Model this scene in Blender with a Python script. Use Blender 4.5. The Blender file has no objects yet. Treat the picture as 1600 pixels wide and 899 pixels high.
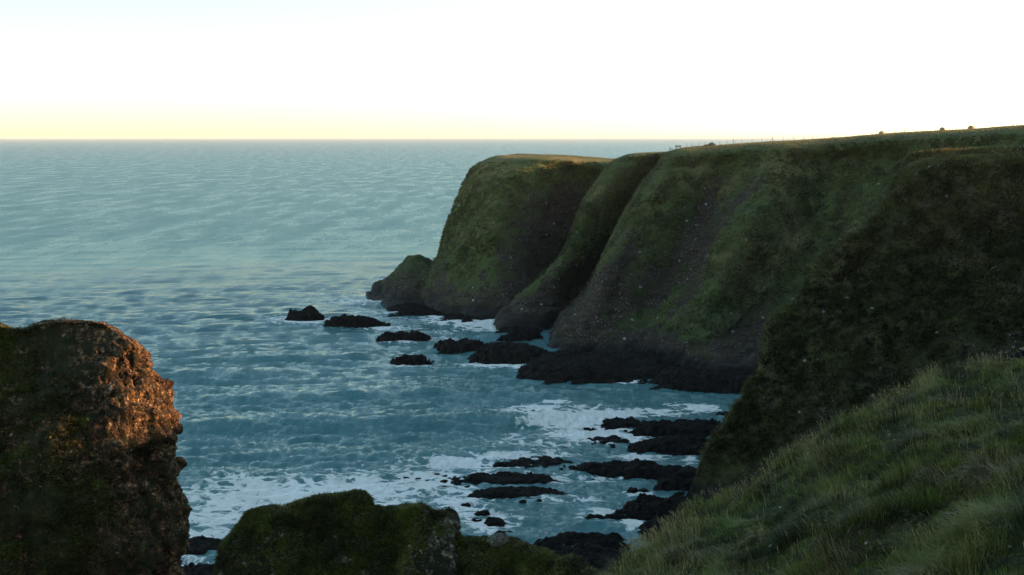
import bpy, math, random
import numpy as np
from mathutils import Vector

S = bpy.context.scene
COL = S.collection
R = math.radians
random.seed(7)
RNG = np.random.default_rng(7)

# ------------------------------------------------------------------ camera
F = 1931.0                       # focal length in photo pixels (1600 wide)
PITCH = math.atan(234.5 / F)
CAM = np.array([0.0, 0.0, 45.0])
cd = bpy.data.cameras.new("camera")
cam = bpy.data.objects.new("camera", cd)
COL.objects.link(cam)
cam.location = CAM
cam.rotation_euler = (math.pi / 2 - PITCH, 0, 0)
cd.sensor_width = 36.0
cd.lens = 36.0 * F / 1600.0
cd.clip_start = 0.2
cd.clip_end = 90000.0
S.camera = cam

# ------------------------------------------------------------------ sky, sun, exposure
SUN_AZ = R(72)                   # to the right of the view, slightly ahead
SUN_EL = R(8.5)
SKY_STRENGTH = 0.15
EXPOSURE = 1.55
world = bpy.data.worlds.new("World")
S.world = world
world.use_nodes = True
wn = world.node_tree
wn.nodes.clear()
sky = wn.nodes.new("ShaderNodeTexSky")
sky.sky_type = 'NISHITA'
sky.sun_disc = False
sky.sun_elevation = SUN_EL
sky.sun_rotation = SUN_AZ
sky.altitude = 40
sky.air_density = 0.72
sky.dust_density = 0.6
sky.ozone_density = 1.0
bg = wn.nodes.new("ShaderNodeBackground")
bg.inputs[1].default_value = SKY_STRENGTH
wo = wn.nodes.new("ShaderNodeOutputWorld")
tint = wn.nodes.new("ShaderNodeMix")          # warm white balance of the evening air
tint.data_type = 'RGBA'
tint.blend_type = 'MULTIPLY'
tint.inputs[0].default_value = 1.0
tint.inputs[7].default_value = (.85, .96, .86, 1)
soft = wn.nodes.new("ShaderNodeHueSaturation")   # thin high cloud greys the colours a little
soft.inputs["Saturation"].default_value = .80
wn.links.new(sky.outputs[0], soft.inputs["Color"])
wn.links.new(soft.outputs[0], tint.inputs[6])
wn.links.new(tint.outputs[2], bg.inputs[0])
wn.links.new(bg.outputs[0], wo.inputs[0])

sl = bpy.data.lights.new("sun", 'SUN')
sl.energy = 4.6
sl.angle = R(0.5)
sl.color = (1.0, 0.50, 0.21)
sun = bpy.data.objects.new("sun", sl)
COL.objects.link(sun)
sdir = Vector((math.sin(SUN_AZ) * math.cos(SUN_EL), math.cos(SUN_AZ) * math.cos(SUN_EL), math.sin(SUN_EL)))
sun.rotation_euler = sdir.to_track_quat('Z', 'Y').to_euler()
sun.location = (60, 0, 90)

S.view_settings.view_transform = 'Standard'
S.view_settings.look = 'None'
S.view_settings.gamma = 1.0
S.view_settings.use_curve_mapping = False
S.view_settings.exposure = EXPOSURE
S.render.engine = 'CYCLES'
S.cycles.use_denoising = True
S.cycles.use_adaptive_sampling = False
S.cycles.sample_clamp_indirect = 1.5
S.cycles.max_bounces = 5
S.cycles.diffuse_bounces = 2
S.cycles.glossy_bounces = 3
S.cycles.volume_bounces = 0

# ------------------------------------------------------------------ helpers
CP, SP = math.cos(PITCH), math.sin(PITCH)


def px(x, y, Y):
    """World point at forward distance Y on the ray of photo pixel (x, y)."""
    u = -(y - 449.5) / F
    dY = CP + u * SP
    dZ = -SP + u * CP
    t = Y / dY
    return np.array([(x - 800.0) / F * t, Y, CAM[2] + dZ * t])


def sea_px(x, y):
    u = -(y - 449.5) / F
    dY = CP + u * SP
    dZ = -SP + u * CP
    t = -CAM[2] / dZ
    return np.array([(x - 800.0) / F * t, dY * t, 0.0])


def to_px(P):
    d = P - CAM
    fw = d[..., 1] * CP - d[..., 2] * SP
    up = d[..., 1] * SP + d[..., 2] * CP
    fw = np.maximum(fw, 1e-3)
    return 800 + F * d[..., 0] / fw, 449.5 - F * up / fw


_perm = np.random.default_rng(3).permutation(4096).astype(np.int32)
_g = np.random.default_rng(5).normal(size=(4096, 3))
_g = (_g / np.linalg.norm(_g, axis=1, keepdims=True)).astype(np.float32)


def perlin(P):
    P = np.asarray(P, dtype=np.float32)
    i = np.floor(P).astype(np.int32)
    f = P - i
    w = f * f * f * (f * (f * 6 - 15) + 10)
    out = np.zeros(P.shape[:-1], np.float32)
    for dx in (0, 1):
        wx = w[..., 0] if dx else 1 - w[..., 0]
        hx = _perm[(i[..., 0] + dx) & 4095]
        for dy in (0, 1):
            wy = w[..., 1] if dy else 1 - w[..., 1]
            hy = _perm[(hx + i[..., 1] + dy) & 4095]
            for dz in (0, 1):
                wz = w[..., 2] if dz else 1 - w[..., 2]
                h = _perm[(hy + i[..., 2] + dz) & 4095]
                g = _g[h]
                d = g[..., 0] * (f[..., 0] - dx) + g[..., 1] * (f[..., 1] - dy) + g[..., 2] * (f[..., 2] - dz)
                out += wx * wy * wz * d
    return out * 1.5


def fbm(P, scale, octv=4, gain=0.5, off=0.0):
    P = np.asarray(P) / np.asarray(scale) + off
    a, s = 1.0, 0.0
    out = 0
    for k in range(octv):
        out = out + a * perlin(P + k * 17.3)
        P = P * 2.03
        s += a
        a *= gain
    return out / s


def ridged(P, scale, octv=4, gain=0.5, off=0.0):
    P = np.asarray(P) / np.asarray(scale) + off
    a, s = 1.0, 0.0
    out = 0
    for k in range(octv):
        out = out + a * (1 - 2 * np.abs(perlin(P + k * 11.7)))
        P = P * 2.07
        s += a
        a *= gain
    return out / s


def worley(P, scale, seed=0):
    """Distance to nearest feature point, and cell id noise, for 3-D points."""
    P = (np.asarray(P) / np.asarray(scale)).astype(np.float32)
    i = np.floor(P).astype(np.int32)
    best = np.full(P.shape[:-1], 9.0, np.float32)
    idv = np.zeros(P.shape[:-1], np.float32)
    for dx in (-1, 0, 1):
        for dy in (-1, 0, 1):
            for dz in (-1, 0, 1):
                c = i + np.array([dx, dy, dz], np.int32)
                h = _perm[(_perm[(_perm[(c[..., 0] + seed) & 4095] + c[..., 1]) & 4095] + c[..., 2]) & 4095]
                q = c + 0.5 + 0.45 * _g[h]
                d = np.sqrt(((q - P) ** 2).sum(-1))
                m = d < best
                best = np.where(m, d, best)
                idv = np.where(m, h / 4095.0, idv)
    return best, idv


def sstep(a, b, x):
    t = np.clip((x - a) / (b - a), 0, 1)
    return t * t * (3 - 2 * t)


def crom(C, t):
    """Catmull-Rom along axis 0 at float indices t."""
    n = C.shape[0]
    i = np.clip(np.floor(t).astype(int), 0, n - 2)
    f = (t - i).reshape((-1,) + (1,) * (C.ndim - 1))
    p1, p2 = C[i], C[i + 1]
    p0 = np.where((i > 0).reshape(f.shape), C[np.maximum(i - 1, 0)], 2 * p1 - p2)
    p3 = np.where((i < n - 2).reshape(f.shape), C[np.minimum(i + 2, n - 1)], 2 * p2 - p1)
    return 0.5 * (2 * p1 + (p2 - p0) * f + (2 * p0 - 5 * p1 + 4 * p2 - p3) * f ** 2 + (3 * p1 - p0 - 3 * p2 + p3) * f ** 3)


def even(C, res, pick=None):
    """Resample axis 0 so that the mean chord is about res metres."""
    n = C.shape[0]
    t = np.linspace(0, n - 1, (n - 1) * 14 + 1)
    D = crom(C, t)
    seg = np.linalg.norm(np.diff(D[..., :3], axis=0), axis=-1)
    seg = np.percentile(seg.reshape(seg.shape[0], -1), 70, axis=1) + 1e-4
    s = np.concatenate([[0], np.cumsum(seg)])
    m = max(4, int(s[-1] / res))
    return crom(C, np.interp(np.linspace(0, s[-1], m), s, t))


def loft(ctrl, res_u, res_v):
    """ctrl[u][v] = (X, Y, Z, rock) -> dense grid."""
    C = np.array(ctrl, dtype=float)
    G = even(C, res_u)
    G = even(np.swapaxes(G, 0, 1), res_v)
    G = np.swapaxes(G, 0, 1)
    return G[..., :3].copy(), np.clip(G[..., 3], 0, 1)


def normals(P):
    du = np.gradient(P, axis=0)
    dv = np.gradient(P, axis=1)
    n = np.cross(du, dv)
    n /= np.linalg.norm(n, axis=-1, keepdims=True) + 1e-9
    h = int(P.shape[1] * .4)              # the first rows of every loft face the camera
    if np.mean((n * (CAM - P)).sum(-1)[:, :h]) < 0:
        n = -n
    return n


def smooth(P, k=1):
    for _ in range(k):
        Q = P.copy()
        Q[1:-1, 1:-1] = (P[1:-1, 1:-1] * 2 + P[:-2, 1:-1] + P[2:, 1:-1] + P[1:-1, :-2] + P[1:-1, 2:]) / 6
        P = Q
    return P


def mesh_raw(name, V, faces_idx, nper, mat=None, parent=None, smooth_shade=True, attrs=None):
    """V (n,3), faces_idx (m,nper) numpy -> object."""
    me = bpy.data.meshes.new(name)
    V = np.ascontiguousarray(V, dtype=np.float32)
    I = np.ascontiguousarray(faces_idx, dtype=np.int32)
    me.vertices.add(len(V))
    me.vertices.foreach_set("co", V.ravel())
    me.loops.add(I.size)
    me.loops.foreach_set("vertex_index", I.ravel())
    me.polygons.add(len(I))
    me.polygons.foreach_set("loop_start", np.arange(0, I.size, nper, dtype=np.int32))
    try:
        me.polygons.foreach_set("loop_total", np.full(len(I), nper, dtype=np.int32))
    except Exception:
        pass
    me.polygons.foreach_set("use_smooth", np.full(len(I), smooth_shade, dtype=bool))
    for k, a in (attrs or {}).items():
        at = me.attributes.new(k, 'FLOAT', 'POINT')
        at.data.foreach_set("value", np.ascontiguousarray(a, dtype=np.float32).ravel())
    me.update(calc_edges=True)
    o = bpy.data.objects.new(name, me)
    COL.objects.link(o)
    if mat:
        me.materials.append(mat)
    if parent:
        o.parent = parent
    return o


def grid_faces(nu, nv):
    a = np.arange(nu * nv).reshape(nu, nv)
    return np.stack([a[:-1, :-1], a[1:, :-1], a[1:, 1:], a[:-1, 1:]], -1).reshape(-1, 4)


def grid_obj(name, P, mat, attrs=None, smooth_shade=True):
    nu, nv = P.shape[:2]
    return mesh_raw(name, P.reshape(-1, 3), grid_faces(nu, nv), 4, mat, None, smooth_shade, attrs)


def tag(o, label=None, cat=None, group=None, kind=None):
    if label:
        o['label'] = label
    if cat:
        o['category'] = cat
    if group:
        o['group'] = group
    if kind:
        o['kind'] = kind
    return o


def empty(name, loc, rz=0.0):
    o = bpy.data.objects.new(name, None)
    COL.objects.link(o)
    o.location = tuple(float(v) for v in loc)
    o.rotation_euler = (0, 0, rz)
    return o


class MB:
    """Small mesh collector: tubes and boxes as one mesh part."""

    def __init__(s):
        s.v, s.f = [], []

    def add(s, v, f):
        b = len(s.v)
        s.v += [tuple(map(float, p)) for p in v]
        s.f += [tuple(i + b for i in q) for q in f]

    def box(s, c, d, bev=0.0):
        cx, cy, cz = c
        x, y, z = d[0] / 2, d[1] / 2, d[2] / 2
        v = [(cx + i * x, cy + j * y, cz + k * z) for i in (-1, 1) for j in (-1, 1) for k in (-1, 1)]
        s.add(v, [(0, 1, 3, 2), (4, 6, 7, 5), (0, 4, 5, 1), (2, 3, 7, 6), (0, 2, 6, 4), (1, 5, 7, 3)])

    def tube(s, pts, rad, n=8):
        pts = [Vector(p) for p in pts]
        rings = []
        for i, p in enumerate(pts):
            a = pts[max(i - 1, 0)]
            b = pts[min(i + 1, len(pts) - 1)]
            d = (b - a).normalized()
            e = d.orthogonal().normalized()
            if i:
                e = (rings[-1][1] - d * rings[-1][1].dot(d)).normalized()
            g = d.cross(e)
            r = rad[i] if isinstance(rad, (list, tuple)) else rad
            rings.append(([p + (e * math.cos(2 * math.pi * k / n) + g * math.sin(2 * math.pi * k / n)) * r for k in range(n)], e))
        v = [q for ring, _ in rings for q in ring]
        f = []
        for i in range(len(pts) - 1):
            for k in range(n):
                f.append((i * n + k, i * n + (k + 1) % n, (i + 1) * n + (k + 1) % n, (i + 1) * n + k))
        f.append(tuple(range(n - 1, -1, -1)))
        f.append(tuple((len(pts) - 1) * n + k for k in range(n)))
        s.add(v, f)

    def build(s, name, mat, parent=None, smooth_shade=False):
        me = bpy.data.meshes.new(name)
        me.from_pydata(s.v, [], s.f)
        me.polygons.foreach_set("use_smooth", [smooth_shade] * len(me.polygons))
        me.materials.append(mat)
        me.update()
        o = bpy.data.objects.new(name, me)
        COL.objects.link(o)
        if parent:
            o.parent = parent
        return o


# ------------------------------------------------------------------ materials
class NT:
    def __init__(s, name):
        s.m = bpy.data.materials.new(name)
        s.m.use_nodes = True
        s.t = s.m.node_tree
        s.t.nodes.clear()
        s.out = s.t.nodes.new("ShaderNodeOutputMaterial")

    def n(s, typ, **kw):
        nd = s.t.nodes.new(typ)
        for k, v in kw.items():
            setattr(nd, k, v)
        return nd

    def link(s, a, b):
        s.t.links.new(a, b)

    def val(s, sock, v):
        if isinstance(v, bpy.types.NodeSocket):
            s.link(v, sock)
        else:
            sock.default_value = v

    def math(s, op, a, b=None, c=None, clamp=False):
        nd = s.n("ShaderNodeMath", operation=op, use_clamp=clamp)
        s.val(nd.inputs[0], a)
        if b is not None:
            s.val(nd.inputs[1], b)
        if c is not None:
            s.val(nd.inputs[2], c)
        return nd.outputs[0]

    def mix(s, fac, a, b):
        nd = s.n("ShaderNodeMix", data_type='RGBA')
        s.val(nd.inputs[0], fac)
        for k, v in ((6, a), (7, b)):
            s.val(nd.inputs[k], v if isinstance(v, bpy.types.NodeSocket) else tuple(v) + (1,))
        return nd.outputs[2]

    def noise(s, vec, scale, detail=4, rough=0.55, dist=0.0):
        nd = s.n("ShaderNodeTexNoise")
        s.link(vec, nd.inputs["Vector"])
        nd.inputs["Scale"].default_value = scale
        nd.inputs["Detail"].default_value = detail
        nd.inputs["Roughness"].default_value = rough
        nd.inputs["Distortion"].default_value = dist
        return nd.outputs[0]

    def voro(s, vec, scale, feature='F1', out=0, rnd=1.0):
        nd = s.n("ShaderNodeTexVoronoi", feature=feature)
        s.link(vec, nd.inputs["Vector"])
        nd.inputs["Scale"].default_value = scale
        nd.inputs["Randomness"].default_value = rnd
        return nd.outputs[out]

    def ramp(s, fac, a, b, lo=0.0, hi=1.0):
        nd = s.n("ShaderNodeMapRange", interpolation_type='SMOOTHSTEP')
        s.val(nd.inputs[0], fac)
        s.val(nd.inputs[1], a)
        s.val(nd.inputs[2], b)
        nd.inputs[3].default_value = lo
        nd.inputs[4].default_value = hi
        return nd.outputs[0]

    def mapping(s, vec, scale=(1, 1, 1), rot=(0, 0, 0)):
        nd = s.n("ShaderNodeMapping")
        s.link(vec, nd.inputs[0])
        nd.inputs["Scale"].default_value = scale
        nd.inputs["Rotation"].default_value = rot
        return nd.outputs[0]

    def attr(s, name):
        return s.n("ShaderNodeAttribute", attribute_name=name).outputs["Fac"]

    def pos(s):
        return s.n("ShaderNodeNewGeometry").outputs["Position"]

    def bump(s, h, strength, dist, normal=None, fw=None):
        nd = s.n("ShaderNodeBump")
        s.link(h, nd.inputs["Height"])
        nd.inputs["Strength"].default_value = strength
        nd.inputs["Distance"].default_value = dist
        if fw and "Filter Width" in nd.inputs:
            nd.inputs["Filter Width"].default_value = fw
        if normal:
            s.link(normal, nd.inputs["Normal"])
        return nd.outputs[0]

    def bsdf(s, color, rough=0.8, spec=0.3, normal=None):
        p = s.n("ShaderNodeBsdfPrincipled")
        s.val(p.inputs["Base Color"], color if isinstance(color, bpy.types.NodeSocket) else tuple(color) + (1,))
        s.val(p.inputs["Roughness"], rough)
        s.val(p.inputs["Specular IOR Level"], spec)
        if normal:
            s.link(normal, p.inputs["Normal"])
        s.link(p.outputs[0], s.out.inputs[0])
        return p


def land_material(name, g_dark=(.011, .017, .005), g_mid=(.026, .035, .009), g_dry=(.055, .048, .018),
                  rock_a=(.018, .014, .0135), rock_b=(.044, .035, .033), fleck=(.30, .29, .28), fleck_amt=0.5,
                  size=1.0, wet_z=4.0, cobbles=0.0, red=0.0):
    t = NT(name)
    p = t.pos()
    geo = t.n("ShaderNodeNewGeometry")
    sep = t.n("ShaderNodeSeparateXYZ")
    t.link(p, sep.inputs[0])
    big = t.noise(p, 0.07 / size, 5, .6)
    midn = t.noise(p, 0.45 / size, 5, .65)
    fine = t.noise(p, 2.4 / size, 4, .7)
    # grass colours
    g_dark, g_mid, g_dry = [tuple(v * q for v, q in zip(c_, (3.3, 3.0, 3.4))) for c_ in (g_dark, g_mid, g_dry)]
    rock_a, rock_b = [tuple(v * q for v, q in zip(c_, (1.5, 1.35, 1.0))) for c_ in (rock_a, rock_b)]
    g1 = t.mix(t.ramp(midn, .40, .62), g_dark, g_mid)
    g2 = t.mix(t.ramp(t.math('ADD', t.math('MULTIPLY', big, .6), t.math('ADD', t.math('MULTIPLY', fine, .5), t.math('MULTIPLY', t.attr('crest_light'), .05))), .56, .70), g1, g_dry)  # last term puts crest light into the turf colour
    # rock colours
    r1 = t.mix(t.ramp(fine, .36, .66), rock_a, rock_b)
    st = t.noise(t.mapping(p, (.15, .15, 1.4), (R(8), R(12), 0)), 1.1 / size, 3, .6)
    r2 = t.mix(t.ramp(st, .50, .62, 0, .6), r1, tuple(c * .45 for c in rock_a))
    fl = t.math('MULTIPLY', t.ramp(t.noise(p, 2.2 / size, 3, .6), .57, .64), t.ramp(midn, .44, .58))
    r3 = t.mix(t.math('MULTIPLY', fl, fleck_amt), r2, fleck)
    if red:
        r3 = t.mix(t.math('MULTIPLY', t.ramp(t.noise(p, .16, 3, .6), .47, .60), red), r3, t.mix(t.ramp(fine, .35, .65), (.030, .010, .006), (.105, .036, .020)))
    # pale droppings and stones scattered over turf and rock
    vd = t.n("ShaderNodeTexVoronoi")
    t.link(p, vd.inputs["Vector"])
    vd.inputs["Scale"].default_value = .42 / size
    sd = t.n("ShaderNodeSeparateColor")
    t.link(vd.outputs["Color"], sd.inputs[0])
    dots = t.math('MULTIPLY', t.ramp(vd.outputs[0], .17, .11), t.math('GREATER_THAN', sd.outputs[0], .80))
    # rock or grass
    k = t.math('ADD', t.attr("rock"), t.math('MULTIPLY', t.math('SUBTRACT', midn, .5), 2.0))
    k = t.math('ADD', k, t.math('MULTIPLY', t.math('SUBTRACT', fine, .5), .9))
    k = t.math('ADD', k, t.math('MULTIPLY', t.math('SUBTRACT', big, .5), 1.2))
    rk = t.ramp(k, .42, .60)
    c = t.mix(rk, g2, r3)
    c = t.mix(t.math('MULTIPLY', dots, .8), c, (.34, .33, .31))
    # bare soil where the attribute says so
    c = t.mix(t.ramp(t.math('ADD', t.attr("soil"), t.math('MULTIPLY', t.math('SUBTRACT', fine, .5), .5)), .45, .6), c, (.20, .085, .05))
    # tide-washed foot
    zz = t.math('ADD', sep.outputs[2], t.math('MULTIPLY', t.math('SUBTRACT', big, .5), -7.0))
    wet = t.ramp(zz, wet_z, wet_z * .45)
    c = t.mix(wet, c, t.mix(t.ramp(fine, .35, .65), (.0045, .004, .004), (.014, .0105, .009)))
    rough = t.math('SUBTRACT', .95, t.math('MULTIPLY', wet, .3))
    hgt = t.math('ADD', t.math('MULTIPLY', midn, .5), t.math('MULTIPLY', fine, .5))
    if cobbles:
        vc = t.n("ShaderNodeTexVoronoi")
        t.link(p, vc.inputs["Vector"])
        vc.inputs["Scale"].default_value = 3.2
        sp = t.n("ShaderNodeSeparateColor")
        t.link(vc.outputs["Color"], sp.inputs[0])
        shade = t.math('MULTIPLY', t.ramp(sp.outputs[0], .1, 1.0, .45, 1.9), t.ramp(vc.outputs[0], .18, .55, 1.0, .45))
        cv = t.n("ShaderNodeVectorMath", operation='SCALE')
        t.link(r3, cv.inputs[0])
        t.link(shade, cv.inputs[3])
        r3 = cv.outputs[0]
        c0 = t.mix(rk, g2, r3)
        c = t.mix(wet, c0, c)
        v = t.voro(p, 2.6)
        v2 = t.voro(p, 5.5)
        hgt = t.math('ADD', hgt, t.math('MULTIPLY', t.math('MULTIPLY', t.math('ADD', v, v2), rk), -cobbles))
    nb = t.bump(hgt, .9, .6 * size)
    t.bsdf(c, rough, .25, nb)
    return t.m


M = {}
M['cliff'] = land_material('cliff_turf_and_rock')
M['headland'] = land_material('headland_turf', g_dark=(.015, .022, .006), g_mid=(.033, .041, .010), g_dry=(.075, .062, .020))
M['hill_and_sun_blocker'] = land_material('hillside_turf', size=.6, g_dark=(.007, .0085, .0025), g_mid=(.018, .020, .005), g_dry=(.044, .036, .014), rock_a=(.016, .012, .0115), rock_b=(.048, .038, .036))
M['crag'] = land_material('crag_conglomerate', size=.32, g_dark=(.004, .005, .0013), g_mid=(.010, .011, .0027), g_dry=(.028, .022, .006),
                          rock_a=(.024, .016, .011), rock_b=(.150, .098, .062), fleck=(.34, .29, .23), fleck_amt=.8, cobbles=.8, red=.75)
M['knoll'] = land_material('knoll_moss_and_rock', size=.32, g_dark=(.002, .003, .0005), g_mid=(.006, .0075, .0012), g_dry=(.015, .013, .003),
                           rock_a=(.014, .014, .011), rock_b=(.110, .110, .092), fleck=(.38, .38, .34), fleck_amt=.9, cobbles=.6)
M['slope'] = land_material('slope_soil', size=.15, g_dark=(.003, .005, .001), g_mid=(.007, .010, .002), g_dry=(.012, .011, .004))


def wet_rock_material(name, a=(.0035, .003, .003), b=(.012, .0095, .0085)):
    t = NT(name)
    p = t.n("ShaderNodeTexCoord").outputs["Object"]
    f = t.noise(p, 1.3, 5, .65)
    st = t.noise(t.mapping(p, (.3, .3, 2.5), (R(10), R(8), 0)), 1.0, 3, .6)
    c = t.mix(t.ramp(t.math('ADD', t.math('MULTIPLY', f, .6), t.math('MULTIPLY', st, .4)), .38, .64), a, b)
    h = t.math('ADD', f, t.math('MULTIPLY', t.voro(p, 1.6), -.6))
    t.bsdf(c, .8, .12, t.bump(h, .9, .5))
    return t.m


M['wet'] = wet_rock_material('wet_black_rock')
M['shelf'] = wet_rock_material('shelf_rock', (.005, .0042, .004), (.020, .015, .012))


def plain(name, col, rough=.6, spec=.4, var=.3, scale=20.0):
    t = NT(name)
    p = t.n("ShaderNodeTexCoord").outputs["Object"]
    n = t.noise(p, scale, 4, .6)
    c = t.mix(t.ramp(n, .3, .7), tuple(v * (1 - var) for v in col), tuple(min(1, v * (1 + var)) for v in col))
    t.bsdf(c, rough, spec, t.bump(n, .2, .01))
    return t.m


def blade_material(name, lo=(.011, .021, .003), hi=(.135, .190, .034)):
    t = NT(name)
    a = t.attr("tone")
    d = t.attr("dry")
    g = t.mix(a, lo, hi)
    c = t.mix(d, g, (.36, .28, .13))
    pb = t.n("ShaderNodeBsdfPrincipled")
    t.link(c, pb.inputs["Base Color"])
    pb.inputs["Roughness"].default_value = .6
    pb.inputs["Specular IOR Level"].default_value = .25
    tr = t.n("ShaderNodeBsdfTranslucent")
    t.link(c, tr.inputs[0])
    mx = t.n("ShaderNodeMixShader")
    mx.inputs[0].default_value = .3
    t.link(pb.outputs[0], mx.inputs[1])
    t.link(tr.outputs[0], mx.inputs[2])
    t.link(mx.outputs[0], t.out.inputs[0])
    return t.m


M['blade'] = blade_material('grass_blades')
M['turf'] = blade_material('cliff_turf', (.036, .046, .022), (.215, .232, .100))
M['rough_turf'] = blade_material('rough_hillside_turf', (.011, .015, .004), (.085, .088, .026))
M['moss'] = blade_material('moss_and_grass', (.008, .012, .0015), (.120, .150, .018))

# ------------------------------------------------------------------ the sea
def foam_field(P):
    x, y = to_px(P)
    f = np.zeros(x.shape)
    blobs = [  # centre px, radii px, strength
        (430, 775, 190, 38, .85), (330, 810, 90, 30, .7), (560, 765, 120, 34, .85), (520, 800, 200, 26, .9),
        (660, 752, 110, 26, .8), (720, 790, 60, 30, .8),
        (900, 655, 95, 20, 1.0), (840, 640, 45, 10, .9), (930, 680, 90, 18, .95), (860, 690, 110, 16, .55), (990, 645, 110, 9, .8), (870, 628, 22, 4, 1.1),
        (800, 712, 90, 9, .9), (720, 725, 110, 16, .75), (900, 748, 130, 9, .7), (800, 745, 70, 9, .7), (1000, 715, 60, 8, .7),
        (765, 815, 50, 22, .75), (990, 815, 26, 14, 1.0), (860, 780, 90, 10, .5), (940, 800, 60, 12, .6),
        (760, 507, 60, 12, .95), (700, 500, 60, 10, .75), (640, 487, 70, 7, .6), (560, 470, 60, 9, .6), (540, 500, 110, 12, .45),
        (470, 500, 60, 6, .9), (440, 498, 40, 8, .55), (600, 512, 60, 6, .7), (500, 460, 90, 8, .35), (690, 530, 50, 8, .55), (630, 533, 50, 5, .6), (640, 571, 50, 4, .7),
        (770, 570, 60, 5, .8), (810, 573, 20, 5, .9), (700, 520, 40, 8, .45), (980, 597, 40, 2.5, 1.0), (1100, 638, 36, 7, .85), (1060, 632, 30, 5, .6),
        (480, 740, 260, 14, .45), (320, 835, 60, 14, .85), (1075, 718, 30, 10, .6), (800, 640, 60, 8, .5), (1000, 772, 30, 5, .7),
        (300, 880, 30, 40, .6)]
    for cx, cy, rx, ry, s in blobs:
        f = np.maximum(f, s * np.exp(-(((x - cx) / rx) ** 2 + ((y - cy) / ry) ** 2)))
    return f


def build_sea():
    inner = np.linspace(R(-27), R(27), 760)
    outer = np.concatenate([np.linspace(R(-100), R(-27.3), 60), inner, np.linspace(R(27.3), R(100), 60)])
    s = np.linspace(0, 1, 860)
    ang0, ang1 = 45 / 75.0, 45 / 60000.0
    a = ang0 + (ang1 - ang0) * s ** .92
    r = 45.0 / a
    TH, RR = np.meshgrid(outer, r, indexing='ij')
    X, Y = RR * np.sin(TH), RR * np.cos(TH)
    dr = np.gradient(r)[None, :] + 0 * X
    h = np.zeros_like(X)
    g = np.random.default_rng(21)
    n = 56
    lam = 30.0 * (1.3 / 30.0) ** (np.arange(n) / (n - 1.0))
    gust = 1 + .5 * fbm(np.stack([X / 60, Y / 45, 0 * X], -1), 1.0, 3)
    for i in range(n):
        L = lam[i]
        th = R(-8) + g.normal() * R(12 + 26 * i / n)
        kx, ky = math.sin(th) * 2 * math.pi / L, math.cos(th) * 2 * math.pi / L
        amp = .0105 * L ** .92 if L < 8 else .0028 * L
        w = sstep(1.6, 3.5, L / dr) * (1 if L > 10 else gust)
        ph = kx * X + ky * Y + g.uniform(0, 6.28)
        h += (1.35 if L < 6 else .9 if L < 10 else .5) * w * amp * (np.sin(ph) + .25 * np.sin(2 * ph + 1.2))
    # longer swell shoaling into the bay
    bay = sstep(420, 190, RR)
    warp = 5 * fbm(np.stack([X / 45, Y / 45, 0 * X], -1), 1.0, 2)
    q = (Y - .10 * X + warp) * 2 * math.pi / 21.0
    pk = np.exp(2.2 * (np.sin(q + .45 * np.cos(q)) - 1))
    seg = sstep(-.3, .25, fbm(np.stack([X / 38, Y / 20, 0 * X + 3], -1), 1.0, 2))
    h += bay * 1.35 * pk * seg * sstep(150, 172, RR) * sstep(24, 2, X)
    P = np.stack([X, Y, h], -1)
    foam = foam_field(P)
    wind = sstep(40, 480, np.hypot(X - 10, Y - 190))
    t = NT('sea_water')
    p = t.pos()
    # small waves carried as bump, elongated along the crests
    w1 = t.noise(t.mapping(p, (.38, 1, 1), (0, 0, R(6))), 1.0, 6, .68, .3)
    w2 = t.noise(t.mapping(p, (.45, 1, 1), (0, 0, R(-8))), .030, 8, .56, .15)
    gust = t.noise(t.mapping(p, (1, .22, 1), (0, 0, R(3))), .06, 5, .74)
    gk = t.ramp(gust, .36, .64, .75, 1.25)
    hb = t.math('ADD', t.math('MULTIPLY', w1, .55), t.math('MULTIPLY', w2, 1.8))
    hb = t.math('MULTIPLY', hb, gk)
    nb = t.bump(hb, 1.0, 1.0, fw=.01)
    # foam
    fa = t.attr("foam")
    warp = t.n("ShaderNodeTexNoise")
    t.link(p, warp.inputs["Vector"])
    warp.inputs["Scale"].default_value = .5
    warp.inputs["Detail"].default_value = 3
    wv = t.n("ShaderNodeVectorMath", operation='MULTIPLY_ADD')
    t.link(warp.outputs["Color"], wv.inputs[0])
    wv.inputs[1].default_value = (2.4, 2.4, 0)
    t.link(p, wv.inputs[2])
    fp = t.mapping(wv.outputs[0], (.55, 1, 0), (0, 0, R(8)))
    fn1 = t.noise(fp, .9, 6, .72, .8)
    fn2 = t.noise(fp, .16, 5, .65, .4)
    lace = t.voro(fp, .55, 'DISTANCE_TO_EDGE')
    lace = t.ramp(lace, .0, .28, 1.0, 0.0)
    n_ = t.math('ADD', t.math('MULTIPLY', fn1, .62), t.math('ADD', t.math('MULTIPLY', fn2, .34), t.math('MULTIPLY', lace, .12)))
    fk = t.ramp(t.math('ADD', n_, t.math('MULTIPLY', fa, .38)), .705, .79)
    fk = t.math('MULTIPLY', fk, t.ramp(fa, .02, .25))
    wc = t.noise(t.mapping(p, (.35, 1, 1)), .16, 5, .7, .4)
    fk = t.math('MAXIMUM', fk, t.ramp(wc, .84, .90))
    deep = t.mix(t.ramp(gust, .35, .65), (.010, .115, .150), (.015, .145, .180))
    deep = t.mix(t.ramp(t.attr('wind'), .25, .0), deep, (.055, .19, .21))
    deep = t.mix(t.math('MULTIPLY', fa, .45, clamp=True), deep, (.16, .32, .33))
    col = t.mix(fk, deep, (.93, .94, .92))
    rough = t.math('ADD', t.math('ADD', .06, t.math('MULTIPLY', t.attr('wind'), t.math('MULTIPLY', gk, .25))), t.math('MULTIPLY', fk, .6), clamp=True)
    b = t.bsdf(col, rough, .5, nb)
    b.inputs["IOR"].default_value = 1.45
    o = grid_obj('sea', P, t.m, {'foam': foam, 'wind': wind})
    tag(o, kind='structure')
    return o


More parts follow.
